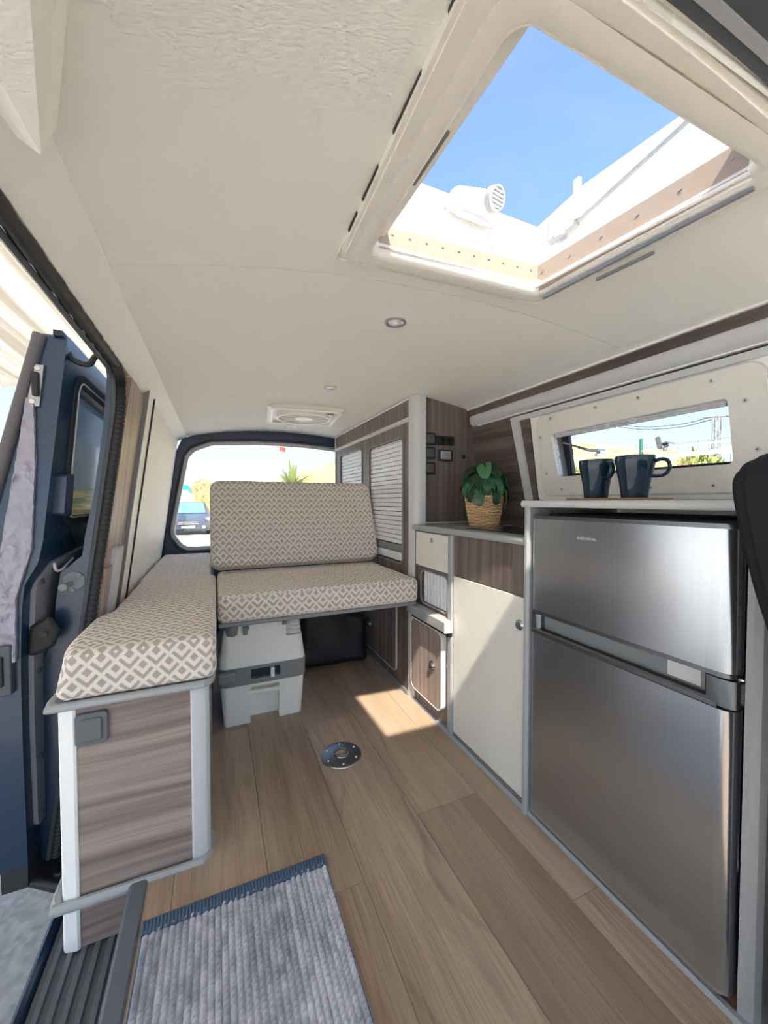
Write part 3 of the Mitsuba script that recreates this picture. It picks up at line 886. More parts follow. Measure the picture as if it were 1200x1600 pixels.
# ---- narrow tower cabinet
c = thing('tower_cabinet', 'narrow cabinet with drawer, small tambour and lower flap between wardrobe and white door', 'cabinet')
TH = rrect(1.255, 0.462, 1.470, 0.600, 0.030, 6)
put('face_frame', ext(csec([(1.245, 0.0), (1.520, 0.0), (1.520, 0.7715), (1.245, 0.7715)]) - csec([(1.248, 0.617), (1.516, 0.617), (1.516, 0.768), (1.248, 0.768)]) - csec(TH), 0.820, 0.838, 'x'), 'm_wood_v', c, 20)
put('carcass', bx(0.855, 1.18, 1.25, 1.515, 0.0, 0.7715), 'm_dark', c, False)
d = put('drawer', rb(0.818, 0.845, 1.2485, 1.5155, 0.6185, 0.7665, 0.002, 1), 'm_cupboard', c, 35, 'cream drawer front')
put('knob', cat(disc((0.8185, 1.377, 0.738), 0.011, -0.003, 'x', 18), disc((0.816, 1.377, 0.738), 0.0075, -0.002, 'x', 18)), 'm_grey', d)
put('cabinet_edge', bx(0.8155, 0.822, 1.515, 1.524, 0.0, 0.7715), 'm_greymid', c, False)
put('niche_back', bx(0.8385, 0.842, 1.25, 1.475, 0.455, 0.605), 'm_dark', c, False)
put('niche_rim', frame_ring(TH, 0.004, 0.8175, 0.821), 'm_grey', c, 25)
yy = 1.257
while yy < 1.452:
    put('tambour_slat', ext([(0.8375, yy + 0.0030), (0.831, yy + 0.0030), (0.830, yy + 0.0042), (0.830, yy + 0.0206), (0.831, yy + 0.0218), (0.8375, yy + 0.0218)], 0.463, 0.599, 'z'), 'm_tambour', c, False)
    yy += 0.0258
lg = put('ledge', rb(0.772, 0.8195, 1.2145, 1.515, 0.408, 0.448, 0.003, 1), 'm_grey', c, 35, 'grey ledge above the flap')
put('end_cap', rb(0.7705, 0.807, 1.202, 1.2145, 0.4065, 0.4495, 0.003, 1), 'm_greylight', lg)
put('groove', bx(0.796, 0.826, 1.215, 1.515, 0.388, 0.409), 'm_black', c, False)
fl = put('flap', ext(rrect(1.270, 0.072, 1.518, 0.383, 0.030, 6), 0.797, 0.8205, 'x'), 'm_wood_l', c, 25, 'wood laminate flap door with rounded corners')
put('edge_band', frame_ring(rrect(1.270, 0.072, 1.518, 0.383, 0.030, 6), 0.0035, 0.796, 0.8205), 'm_white', fl, 25, 'white edge band')
put('latch', cat(disc((0.797, 1.333, 0.234), 0.020, -0.004, 'x', 20), disc((0.793, 1.333, 0.234), 0.014, -0.006, 'x', 20), disc((0.787, 1.325, 0.243), 0.006, -0.004, 'x', 10)), 'm_chrome', fl, 35, 'shiny push latch')
put('plinth', bx(0.818, 0.821, 1.245, 1.52, 0.0, 0.020), 'm_greymid', c, False)

# ---- base cabinet with the white door
c = thing('base_cabinet', 'kitchen base cabinet with a tall cream door next to the fridge', 'cabinet')
put('carcass', bx(0.845, 1.18, 0.845, 1.21, 0.02, 0.7715), 'm_dark', c, False)
post_ = ext([(0.838, 1.245), (0.812, 1.245), (0.808, 1.240), (0.808, 1.220), (0.812, 1.215), (0.838, 1.215)], 0.0, 0.7715, 'z')
put('divider_post', post_, 'm_grey', 'tower_cabinet', 20, 'grey divider post')
put('upper_panel', rb(0.819, 0.835, 0.842, 1.214, 0.6215, 0.7715, 0.0015, 1), 'm_wood_v', c, 35, 'wood laminate panel under the worktop')
d = put('door', rb(0.816, 0.835, 0.840, 1.2135, 0.024, 0.6185, 0.002, 1), 'm_cupboard', c, 35, 'tall cream door')
put('knob', cat(disc((0.8165, 0.868, 0.536), 0.0165, -0.003, 'x', 24), disc((0.814, 0.868, 0.536), 0.0125, -0.005, 'x', 24)), 'm_chrome', d, 35, 'round chrome push knob')
put('plinth', bx(0.818, 0.824, 0.84, 1.245, 0.0, 0.020), 'm_greymid', c, False)
struct('trim_7', 'grey strip on the floor along the kitchen cabinets', 'trim', ext([(0.8175, 0.0), (0.8175, 0.010), (0.812, 0.012), (0.806, 0.002), (0.806, 0.0)], 0.84, 1.56, 'y'), 'm_grey', 20)

# ---- worktop and hob
wt = thing('worktop', 'grey kitchen worktop with rounded edge under the potted plant', 'worktop')
put('slab', bx(0.822, 1.195, 0.842, 1.513, 0.772, 0.7965), 'm_greymid', wt, False)
put('edging', tube(smooth_path([(0.815, 0.842, 0.7845), (0.815, 1.2, 0.7845), (0.815, 1.50, 0.7845), (0.820, 1.514, 0.7845), (0.833, 1.5195, 0.7845)], 30), 0.0125, 10), 'm_grey', wt, 40, 'rounded grey edging')
hb = thing('hob', 'black glass hob set into the worktop in front of the plant', 'hob')
put('glass', rb(0.870, 1.16, 0.850, 1.212, 0.7962, 0.8005, 0.002, 1), 'm_blackgloss', hb)
for q, (x, y) in enumerate(((0.95, 0.94), (0.95, 1.12), (1.09, 0.98), (1.08, 1.14))):
    put('control_knob' if q > 1 else 'burner', lathe([(1e-5, 0.0), (0.012, 0.0), (0.0125, 0.004), (0.010, 0.0055), (1e-5, 0.0055)], 18, (x, y, 0.8004)), 'm_dark', hb)

# ---- fridge
f = thing('fridge', 'brushed steel two door fridge freezer under the shelf', 'fridge')
FX = 0.806
put('cabinet', rb(0.862, 1.15, 0.362, 0.812, 0.030, 0.866, 0.006), 'm_black', f)
put('gasket', bx(0.846, 0.864, 0.370, 0.806, 0.035, 0.860), 'm_rubber', f, False)


def door_skin(z0, z1):
    return ext([(0.846, 0.358), (0.830, 0.354), (0.818, 0.357), (0.809, 0.366), (FX, 0.380), (FX, 0.800), (0.808, 0.811), (0.812, 0.814), (0.846, 0.814)], z0, z1, 'z')


u = put('freezer_door', door_skin(0.600, 0.852), 'm_steel', f, 50, 'brushed steel upper door')
put('top_cap', door_skin(0.852, 0.861), 'm_steeledge', u, 50)
put('bottom_cap', door_skin(0.591, 0.600), 'm_steeledge', u, 50)
lo = put('fridge_door', door_skin(0.030, 0.534), 'm_steel', f, 50, 'brushed steel lower door')
put('bottom_cap', door_skin(0.024, 0.030), 'm_alu', lo, 50)
hd = put('handle_recess', bx(0.830, 0.846, 0.372, 0.812, 0.534, 0.591), 'm_dark', f, False, 'recessed grip strip between the doors')
put('grip_lip', ext([(0.846, 0.534), (0.806, 0.534), (0.802, 0.538), (0.802, 0.546), (0.807, 0.550), (0.813, 0.546), (0.815, 0.541), (0.846, 0.541)], 0.376, 0.808, 'y'), 'm_steeledge', hd, 30)
put('grip_insert', bx(0.826, 0.831, 0.405, 0.785, 0.549, 0.585), 'm_greymid', hd, False)
put('energy_label', bx(0.8255, 0.8262, 0.412, 0.470, 0.554, 0.584), 'm_greylight', hd, False, 'small pale sticker')
for y0, y1, nm in ((0.784, 0.814, 'end_cap'), (0.352, 0.398, 'end_cap')):
    put(nm, ext([(0.846, y0), (0.812, y0), (0.806, y0 + 0.006), (0.804, (y0 + y1) / 2), (0.806, y1 - 0.004), (0.812, y1), (0.846, y1)], 0.541, 0.5895, 'z'), 'm_steeledge', hd, 40)
put('hinge', cat(disc((0.836, 0.355, 0.5895), 0.012, 0.004, 'z', 14), bx(0.83, 0.87, 0.349, 0.360, 0.5895, 0.5935)), 'm_chrome', f, 35, 'shiny hinge')
put('corner_cap', rb(0.826, 0.872, 0.346, 0.364, 0.545, 0.586, 0.006), 'm_dark', f)
tx = meshkit.text_mesh('infiniton', 0.0098, 0.0008)
tx.apply_transform(np.array([[0, 0, -1, FX - 0.0001], [-1, 0, 0, 0.668], [0, 1, 0, 0.807], [0, 0, 0, 1.0]]))
put('lettering', tx, 'm_text', u, False, 'silvery lettering')
for y in (0.40, 0.78):
    put('foot', disc((0.90, y, 0.0), 0.018, 0.03, 'z', 14), 'm_black', f)
struct('trim_8', 'light grey upright edge between worktop and fridge', 'trim', cat(ext([(0.800, 0.836), (0.806, 0.842), (1.17, 0.842), (1.17, 0.822), (0.806, 0.822), (0.800, 0.828)], 0.0, 0.884, 'z')), 'm_grey', 30)
struct('trim_9', 'blue grey upright edge right of the fridge', 'trim', ext([(0.822, 0.345), (0.826, 0.340), (1.17, 0.340), (1.17, 0.318), (0.836, 0.318), (0.826, 0.324), (0.821, 0.335)], 0.0, 0.884, 'z'), 'm_grey', 30)
put('floor_strip', ext([(0.822, 0.0), (0.822, 0.010), (0.812, 0.010), (0.808, 0.0)], 0.30, 0.84, 'y'), 'm_grey', 'trim_9', 20)

# ---- shelf over the fridge with the mugs
sh = thing('shelf', 'light grey shelf above the fridge carrying the mugs', 'shelf')
put('board', bx(0.812, 1.165, 0.292, 0.843, 0.8845, 0.902), 'm_greylight', sh, False)
put('edging', tube(smooth_path([(0.806, 0.292, 0.893), (0.806, 0.5, 0.893), (0.806, 0.82, 0.893), (0.810, 0.838, 0.893), (0.824, 0.846, 0.893), (0.90, 0.848, 0.893)], 40), 0.0098, 10), 'm_greylight', sh, 40, 'rounded front edging')
one('trivet', pillow(rrect(0.905, 0.560, 1.005, 0.796, 0.015), 0.9022, 0.9085, 0.0015), 'm_cork', 'thin reddish wooden board under the two mugs', 'board')


def mug(x, y, z, a):
    k = thing('mug', '', 'mug', 'dark blue mugs on the shelf')
    H, R = 0.1035, 0.0430
    pr = [(1e-5, 0.004), (0.024, 0.004), (0.0265, 0.0), (0.0285, 0.0), (0.0290, 0.004), (0.0315, 0.025), (0.0345, 0.045), (0.0395, 0.068), (0.0425, 0.085), (R, 0.098), (R + 0.0002, H - 0.001), (R - 0.0008, H), (R - 0.0025, H - 0.0012),
          (0.0385, 0.082), (0.0315, 0.045), (0.0265, 0.014), (1e-5, 0.011)]
    put('body', lathe(pr, 48, (x, y, z)), 'm_mug', k, 40)
    hp = smooth_path([(0.0405, 0, 0.088), (0.052, 0, 0.0925), (0.064, 0, 0.090), (0.070, 0, 0.078), (0.067, 0, 0.063), (0.058, 0, 0.054), (0.046, 0, 0.0525), (0.0345, 0, 0.053)], 40)
    m = tube(hp, 0.0042, 10)
    m.vertices[:, 1] *= 1.7
    m = rot(m, a, (0, 0, 1))
    m.apply_translation((x, y, z))
    put('handle', m, 'm_mug', k, 40)
    put('foot_ring', lathe([(0.0235, 0.0), (0.0285, -0.0002), (0.0287, 0.003), (0.0235, 0.003)], 40, (x, y, z)), 'm_mugfoot', k, 40)
    return k


k = mug(0.957, 0.735, 0.9087, -112)
tell(k, 'dark blue mug on the shelf, farther from the black seat')
k = mug(0.955, 0.628, 0.9087, -64)
tell(k, 'dark blue mug on the shelf, nearer the black seat')

# ================================================================== ROOF HATCH
h = thing('roof_hatch', 'open roof hatch with white moulded frame and raised white roof shell above it', 'hatch')
fr_out = csec([(0.214, 0.252), (0.2255, 0.715), (0.232, 0.733), (0.247, 0.740), (0.690, 0.703), (0.708, 0.690), (0.716, 0.66), (0.768, 0.252)])


def bent(c, z0, z1, base=0.0):
    m = man(c.extrude(z1 - z0).translate((0, 0, z0)).refine_to_length(0.05))
    m.vertices[:, 2] += ceil_z(m.vertices[:, 0]) + base
    return m


lip = csec(HATCH, -0.02 + 0.034).offset(0.02, m3.JoinType.Round, 2.0, 24)
put('frame', bent(fr_out - lip, -0.013, 0.0), 'm_plastic', h, 25, 'white moulded frame')
put('frame_bevel', bent(fr_out.offset(-0.006, m3.JoinType.Round) - lip.offset(0.004, m3.JoinType.Round), -0.0165, -0.012), 'm_plastic', h, 25)
# sloped inner lip between frame and opening, lofted inwards
def quad_round(grow, r, n=6):
    """The opening's outline pushed out by grow, corners of radius r, always with the same count of points."""
    q = np.array(HATCH, float); c0 = q.mean(0); out = []
    nrm = []
    for k in range(4):
        e = q[(k + 1) % 4] - q[k]; e /= np.linalg.norm(e)
        m_ = np.array([e[1], -e[0]])
        nrm.append(m_ if m_ @ (q[k] - c0) > 0 else -m_)
    for k in range(4):
        n0, n1 = nrm[k - 1], nrm[k]
        a_ = np.linalg.solve(np.array([n0, n1]), np.array([n0 @ q[k], n1 @ q[k]]) + grow - r)
        for t_ in np.linspace(0, 1, n + 1):
            d_ = n0 * (1 - t_) + n1 * t_
            out.append(a_ + r * d_ / np.linalg.norm(d_))
    return np.array(out)


def loft(steps):
    V, F, n = [], [], None
    for grow, r, z in steps:
        c_ = quad_round(grow, r); n = len(c_)
        V.append(np.column_stack([c_, ceil_z(c_[:, 0]) + z]))
    for k in range(len(steps) - 1):
        for a_ in range(n):
            b_ = (a_ + 1) % n
            F += [[k * n + a_, k * n + b_, (k + 1) * n + b_], [k * n + a_, (k + 1) * n + b_, (k + 1) * n + a_]]
    return tm(np.vstack(V), F)


put('inner_lip', loft([(0.040, 0.040, -0.0165), (0.030, 0.038, -0.0185), (0.016, 0.030, -0.0185), (0.010, 0.024, -0.016), (0.006, 0.020, -0.010), (0.004, 0.018, 0.0), (0.004, 0.016, 0.012)]), 'm_plastic', h, 40, 'rounded inner lip')
put('shaft', loft([(0.0045, 0.016, -0.004), (0.002, 0.014, 0.002), (0.003, 0.013, 0.006)]), 'm_liner', h, 40, 'cream lining of the opening')
put('shaft_outside', loft([(0.060, 0.012, -0.004), (0.060, 0.012, 0.075)]), 'm_liner', h, 40)
for y0, y1 in ((0.26, 0.335), (0.392, 0.470), (0.525, 0.592), (0.622, 0.668)):
    xe = 0.2145 + 0.012 * (y0 + 0.02) / 0.68
    put('frame_slit', bent(csec([(xe - 0.0050, y0), (xe + 0.0010, y0), (xe + 0.0018, y1), (xe - 0.0042, y1)]), -0.005, -0.0005), 'm_black', h, False)
put('blind_cassette', hull([(x, y, z) for x, y, z in ((0.270, 0.300, 1.408), (0.316, 0.300, 1.412), (0.304, 0.70, 1.412), (0.270, 0.70, 1.408), (0.270, 0.300, 1.45), (0.3165, 0.300, 1.45), (0.3045, 0.70, 1.45), (0.270, 0.70, 1.45))]), 'm_liner', h, False, 'cream blind cassette along one side')
put('blind_slot', hull([(x, y, z) for x, y in ((0.292, 0.462), (0.301, 0.462), (0.299, 0.560), (0.290, 0.560)) for z in (1.4075, 1.4125)]), 'm_greymid', h, False, 'dark grip slot')
put('side_track', cat(rod((0.668, 0.672, 1.384), (0.714, 0.310, 1.376), 0.0035), rod((0.676, 0.672, 1.379), (0.722, 0.310, 1.371), 0.0022)), 'm_white', h, 40, 'white side track')
put('track_groove', hull([(x, y, z) for x, y in ((0.680, 0.664), (0.687, 0.664), (0.733, 0.312), (0.726, 0.312)) for z in (1.3575, 1.3595 + 0.003)]), 'm_greymid', h, False)
put('grip_slot', hull([(0.733, 0.455, 1.3505), (0.7375, 0.455, 1.3500), (0.7235, 0.56, 1.3520), (0.719, 0.56, 1.3525), (0.733, 0.455, 1.356), (0.7375, 0.455, 1.3555), (0.7235, 0.56, 1.3575), (0.719, 0.56, 1.358)]), 'm_greymid', h, False)
# plywood edges of the cut roof
pe = put('plywood_edge', hull([(x, y, z) for x, y in ((0.268, 0.6958), (0.690, 0.6696), (0.690, 0.692), (0.268, 0.718)) for z in (1.389, 1.432)]), 'm_plywood', h, False, 'pale plywood edge with staples')
for k in range(10):
    x = 0.318 + 0.037 * k
    yw = 0.6958 - 0.0621 * (x - 0.268)
    put('staple', bx(x, x + 0.005, yw - 0.0014, yw + 0.002, 1.4175, 1.4195), 'm_darkmetal', pe, False)
pe = put('plywood_edge', hull([(x, y, z) for x, y in ((0.6705, 0.685), (0.694, 0.685), (0.742, 0.29), (0.7205, 0.29)) for z in (1.376, 1.432)]), 'm_plywood', h, False, 'pale plywood edge with staples')
for k in range(6):
    y = 0.33 + 0.065 * k
    xw = 0.6705 + (0.685 - y) * 0.1266
    put('staple', bx(xw - 0.0018, xw + 0.002, y, y + 0.006, 1.411, 1.413), 'm_darkmetal', pe, False)
# roof shell round the opening
OPEN_UP = [(0.28, 0.326), (0.728, 0.316), (0.692, 0.688), (0.28, 0.712)]
shell = put('shell_floor', man((csec([(-0.18, -0.6), (0.815, -0.6), (0.815, 0.815), (-0.18, 0.815)]) - csec(OPEN_UP)).extrude(0.018).translate((0, 0, 1.432))), 'm_gel', h, False)
put('shell_end_wall', bx(-0.18, 0.818, 0.800, 0.818, 1.432, 1.637), 'm_gel', h, False, 'white end wall of the roof shell')
put('shell_side_wall', hull([(x, y, z) for x in (0.800, 0.818) for y, z in ((0.81, 1.432), (0.81, 1.637), (0.66, 1.645), (0.45, 1.592), (0.10, 1.492), (-0.6, 1.48), (-0.6, 1.432))]), 'm_gel', h, False, 'white side wall of the roof shell')
put('shell_step', hull([(x, y, z) for x in (0.786, 0.801) for y, z in ((0.80, 1.436), (0.80, 1.546), (0.475, 1.512), (0.475, 1.436))]), 'm_gel', h, False)
put('shell_fillet', hull([(x, y, z) for x in (0.770, 0.801) for y, z in ((0.405, 1.436), (0.40, 1.53), (0.34, 1.436), (0.33, 1.51))]), 'm_gel', h, False)
put('strut', cat(rod((0.784, 0.70, 1.552), (0.782, 0.40, 1.585), 0.0045), rod((0.784, 0.74, 1.556), (0.784, 0.66, 1.5565), 0.008)), 'm_grey', h, 40, 'grey gas strut')
bq = put('hinge_bracket', cat(rb(0.774, 0.786, 0.650, 0.668, 1.560, 1.652, 0.004), rb(0.772, 0.786, 0.664, 0.722, 1.553, 1.575, 0.005), rb(0.770, 0.786, 0.690, 0.704, 1.55, 1.60, 0.005)), 'm_plastic', h, 35, 'white plastic hinge bracket')
put('cable', tube(smooth_path([(0.782, 0.742, 1.602), (0.780, 0.746, 1.565), (0.780, 0.735, 1.553), (0.780, 0.715, 1.556)], 20), 0.003, 8), 'm_grey', h, 40)
# vent cowl on the end wall
cow = man(m3.Manifold.batch_hull([m3.Manifold.sphere(0.030, 20).scale((1.0, 0.9, 1.0)).translate((0.545, 0.792, 1.622)), m3.Manifold.sphere(0.029, 20).translate((0.598, 0.776, 1.620)),
                                  m3.Manifold.sphere(0.012, 16).translate((0.640, 0.794, 1.600)), m3.Manifold.sphere(0.012, 16).translate((0.520, 0.794, 1.606))]))
cw = put('vent_cowl', cow, 'm_gel', h, 50, 'white vent cowl on the end wall')
put('skirt', man(m3.Manifold.batch_hull([m3.Manifold.sphere(0.006, 12).translate(p) for p in ((0.508, 0.794, 1.604), (0.648, 0.794, 1.596), (0.600, 0.780, 1.580), (0.560, 0.782, 1.584), (0.540, 0.79, 1.590), (0.645, 0.794, 1.612))])), 'm_gel', cw, 50)
vd = disc((0, 0, 0), 0.0265, -0.020, 'y', 32, 0.25)
ringm = ring([(0.0255 * math.cos(a), 0.0255 * math.sin(a)) for a in np.linspace(0, 2 * math.pi, 33)[:-1]], [(0.0215 * math.cos(a), 0.0215 * math.sin(a)) for a in np.linspace(0, 2 * math.pi, 33)[:-1]], -0.024, -0.0195, 'y')
lou = [rb(-math.sqrt(0.0215 ** 2 - zz ** 2), math.sqrt(0.0215 ** 2 - zz ** 2), -0.0235, -0.019, zz - 0.0026, zz + 0.0018, 0.001, 1) for zz in (-0.0155, -0.0078, 0.0, 0.0078, 0.0155)]
for nm, m, mt in (('vent_body', vd, 'm_grey'), ('vent_ring', ringm, 'm_gel'), ('vent_louvres', cat(lou), 'm_gel')):
    m = rot(rot(m, 14, (0, 0, 1)), 20, (1, 0, 0))
    m.apply_translation((0.607, 0.757, 1.618))
    put(nm, m, mt, cw, 35)

# front cross trim beyond the hatch
struct('trim_10', 'dark and light cross trim on the ceiling toward the cab', 'trim', bent(csec([(0.30, 0.2475), (0.86, 0.2415), (0.86, 0.2305), (0.30, 0.2365)]), -0.006, 0.0), 'm_dark', False)
put('light_bar', bent(csec([(0.30, 0.2362), (0.86, 0.2302), (0.86, 0.2205), (0.30, 0.2265)]), -0.008, 0.0), 'm_grey', 'trim_10', 20)
put('dark_lining', bent(csec([(0.30, 0.2262), (0.86, 0.2202), (0.86, -0.3), (0.30, -0.3)]), -0.005, 0.0), 'm_dark', 'trim_10', 20)

# ---- cream housing box at the top left
P = [(-0.161, 0.563, 1.330), (0.027, 0.05, 1.378), (-0.170, 0.541, 1.276), (-0.030, 0.05, 1.302), (-0.196, 0.560, 1.300), (-0.20, 0.52, 1.298), (-0.20, 0.05, 1.300), (-0.20, 0.560, 1.335), (-0.2, 0.05, 1.36)]
one('ceiling_housing', hull(P), 'm_ceiling', 'cream padded tapering housing at the ceiling edge above the door opening', 'housing', smooth=False)

# ---- ceiling lights and fan
def downlight(x, y, r, label, mt, lens):
    k = thing('ceiling_light', label, 'ceiling light', None)
    z = float(ceil_z(x)) + 0.0005
    put('ring', lathe([(r, 0.0), (r * 0.985, -0.003), (r * 0.9, -0.0045), (r * 0.72, -0.004), (r * 0.64, -0.001), (r * 0.62, 0.0)], 40, (x, y, z)), mt, k, 50)
    put('lens', lathe([(r * 0.64, -0.0012), (r * 0.45, -0.0038), (1e-5, -0.0045)], 32, (x, y, z)), lens, k, 50)
    put('bulb', disc((x + 0.002, y, z - 0.0045), r * 0.22, -0.002, 'z', 16), 'm_white', k)


downlight(0.459, 0.975, 0.031, 'round silver ceiling light nearest the roof hatch', 'm_alu', 'm_lampglass')
downlight(0.460, 1.640, 0.029, 'round white ceiling light in the middle of the ceiling', 'm_greylight', 'm_white')
downlight(0.462, 2.585, 0.030, 'small round silver ceiling light behind the fan by the rear window', 'm_alu', 'm_lampglass')
fk = thing('ceiling_fan_vent', 'square white roof fan with round grille near the rear window', 'fan')
FXc, FYc, FS = 0.464, 2.205, 0.200
zf = float(ceil_z(FXc))
sq = rrect(FXc - FS, FYc - FS - 0.012, FXc + FS, FYc + FS + 0.012, 0.018, 5)
Fr = lambda m: rot(m, -6, (0, 0, 1), (FXc, FYc, 0))
put('frame', Fr(ext([sq, rrect(FXc - FS + 0.034, FYc - FS + 0.022, FXc + FS - 0.034, FYc + FS - 0.022, 0.02, 5)], zf - 0.018, zf, 'z')), 'm_plastic', fk, 25)
put('rim', Fr(ext([rrect(FXc - FS + 0.016, FYc - FS + 0.004, FXc + FS - 0.016, FYc + FS - 0.004, 0.02, 5), rrect(FXc - FS + 0.028, FYc - FS + 0.016, FXc + FS - 0.028, FYc + FS - 0.016, 0.02, 5)], zf - 0.024, zf - 0.017, 'z')), 'm_white', fk, 25)
put('base_plate', Fr(bx(FXc - FS + 0.03, FXc + FS - 0.03, FYc - FS + 0.02, FYc + FS - 0.02, zf - 0.010, zf)), 'm_plastic', fk, False)
C_ = lambda r, n=48: [(FXc + r * math.cos(a), FYc + r * math.sin(a)) for a in np.linspace(0, 2 * math.pi, n + 1)[:-1]]
put('grille_ring', Fr(ring(C_(0.150), C_(0.140), zf - 0.030, zf - 0.010)), 'm_white', fk, 40)
put('grille', cat(*[ring(C_(r), C_(r - 0.0035), zf - 0.024, zf - 0.018) for r in np.linspace(0.056, 0.137, 11)]), 'm_plastic', fk, 40, 'fine round grille rings')
for k in range(8):
    a = k * math.pi / 4
    put('spoke', rod((FXc + 0.045 * math.cos(a), FYc + 0.045 * math.sin(a), zf - 0.025), (FXc + 0.143 * math.cos(a), FYc + 0.143 * math.sin(a), zf - 0.025), 0.0025, 6), 'm_white', fk)
put('hub', disc((FXc, FYc, zf - 0.014), 0.050, -0.014, 'z', 32), 'm_white', fk)
put('control_knob', Fr(rb(FXc + 0.115, FXc + 0.150, FYc - 0.155, FYc - 0.125, zf - 0.030, zf - 0.01, 0.004)), 'm_grey', fk)

# ================================================================== FLOOR THINGS
tb = thing('table_mount', 'round steel table leg socket screwed to the wood floor', 'floor mount')
MX, MY = 0.397, 1.287
put('plate', lathe([(0.024, 0.0075), (0.030, 0.0065), (0.055, 0.0050), (0.066, 0.0040), (0.0705, 0.0025), (0.072, 0.0)], 56, (MX, MY, 0.0)), 'm_darkmetal', tb, 40)
put('socket', lathe([(0.0275, 0.0068), (0.0262, 0.0092), (0.0245, 0.0085), (0.0242, -0.002), (1e-5, -0.003)], 40, (MX, MY, 0.0)), 'm_darkmetal', tb, 40)
put('socket_bar', cat(rb(MX - 0.022, MX + 0.022, MY + 0.001, MY + 0.005, -0.003, 0.005, 0.001), rb(MX - 0.022, MX + 0.022, MY - 0.012, MY - 0.008, -0.003, 0.004, 0.001)), 'm_darkmetal', tb)
for k in range(6):
    a = math.radians(20 + 60 * k)
    put('screw', lathe([(0.0048, 0.0), (0.0042, 0.0022), (0.0022, 0.0034), (1e-5, 0.0036)], 12, (MX + 0.056 * math.cos(a), MY + 0.056 * math.sin(a), 0.0049)), 'm_chrome', tb, 50)

# ---- woven rug
rk = thing('rug', 'blue grey woven mat with dark bound edge on the wood floor', 'rug')
RX0, RX1, RY0, RY1 = -0.153, 0.240, 0.20, 0.905
pitch = 0.0125
nx, ny = 376, 420
gx, gy = np.meshgrid(np.linspace(RX0, RX1, nx), np.linspace(RY0, RY1, ny), indexing='ij')
row = np.floor(gx / pitch)
ph = (np.sin(row * 127.1) * 43758.5) % 1.0
fx = gx / pitch - row
amp = np.abs(np.sin(np.pi * fx)) ** 0.6
wob = 0.25 * np.sin(gy * 60 + ph * 20)
tw = 0.5 + 0.5 * np.cos(2 * np.pi * ((gy + ph * 0.01) / 0.0115 - fx * 0.55 + wob))
hh = 0.0025 + 0.0080 * amp * (0.35 + 0.65 * tw ** 0.7) * (0.8 + 0.4 * meshkit.noise(np.stack([row * 3.3, gy * 55, gy * 0], -1), 2))
edge = np.minimum(np.minimum(gx - RX0, RX1 - gx) / 0.004, 1)
hh = hh * np.clip(edge, 0.1, 1)
v = np.stack([gx, gy, hh], -1).reshape(-1, 3)
i, j = np.meshgrid(np.arange(nx - 1), np.arange(ny - 1), indexing='ij')
q = np.stack([i * ny + j, (i + 1) * ny + j, (i + 1) * ny + j + 1, i * ny + j + 1], -1).reshape(-1, 4)
put('weave', tm(v, np.vstack([q[:, [0, 1, 2]], q[:, [0, 2, 3]]])), 'm_rug', rk, True)
put('backing', bx(RX0 + 0.001, RX1 - 0.001, RY0, RY1, 0.0002, 0.003), 'm_rugedge', rk, False)
ribs = []
xx = RX0 + 0.003
while xx < RX1 - 0.001:
    ribs.append(tube([(xx, RY1 - 0.006, 0.006), (xx, RY1 + 0.004, 0.0088), (xx, RY1 + 0.017, 0.0088), (xx, RY1 + 0.0235, 0.006), (xx, RY1 + 0.025, 0.0015)], 0.0034, 6))
    xx += 0.0068
put('bound_edge', cat(bx(RX0, RX1, RY1 - 0.004, RY1 + 0.024, 0.0004, 0.0085), *ribs), 'm_rugedge', rk, 50, 'ribbed dark blue bound edge')

# ---- front seat at the right edge
SO = smooth_path([(0.80, 0.30), (0.765, 0.50), (0.728, 0.66), (0.668, 0.765), (0.625, 0.850), (0.602, 0.915), (0.612, 0.945), (0.640, 0.959), (0.690, 0.967), (0.78, 0.975), (0.95, 0.973), (1.04, 0.955), (1.09, 0.90), (1.10, 0.7), (1.08, 0.30)], 70)
SO = [tuple(p) for p in SO]
sm = man(m3.Manifold.batch_boolean([ (csec(SO, g)).extrude(w1 - w0).translate((0, 0, w0)) for g, w0, w1 in ((0.0, 0.165, 0.258), (-0.006, 0.159, 0.270), (-0.016, 0.154, 0.278), (-0.032, 0.150, 0.283))], m3.OpType.Add))
fs = thing('front_seat', 'black fabric front seat back at the right edge beside the fridge', 'seat')
put('backrest', orient(sm, 'y'), 'm_seat', fs, 60)
put('seat_base', rb(0.78, 1.08, -0.15, 0.29, 0.02, 0.42, 0.04, 3), 'm_seat', fs)
put('seat_foot', bx(0.82, 1.04, -0.1, 0.25, 0.0, 0.03), 'm_black', fs, False)

# ================================================================== POTTED PLANT
pp = thing('potted_plant', 'green leafy plant in a woven straw basket on the worktop', 'plant')
BX_, BY_, BZ_ = 1.022, 1.300, 0.7972
prof = lambda t: 0.053 + 0.021 * t ** 0.85 + 0.002 * math.sin(t * 3)
BH = 0.122
strands = []
n_st, n_rows = 20, 19
for r_ in range(n_rows):
    zz = (r_ + 0.5) / n_rows * BH
    aa = np.linspace(0, 2 * np.pi, 101)[:-1]
    rr = prof(zz / BH) + 0.0036 * np.sign(np.cos(aa * n_st / 2 + r_ * np.pi)) * np.abs(np.cos(aa * n_st / 2 + r_ * np.pi)) ** 0.6
    strands.append(tube(np.column_stack([BX_ + rr * np.cos(aa), BY_ + rr * np.sin(aa), np.full(100, BZ_ + zz) + 0.0012 * np.sin(aa * n_st / 2)]), 0.0027, 6, True))
bkt = put('basket', cat(*strands, tube(np.column_stack([BX_ + (prof(1) + 0.001) * np.cos(aa), BY_ + (prof(1) + 0.001) * np.sin(aa), np.full(100, BZ_ + BH)]), 0.0042, 8, True)), 'm_wicker', pp, 50, 'woven straw basket')
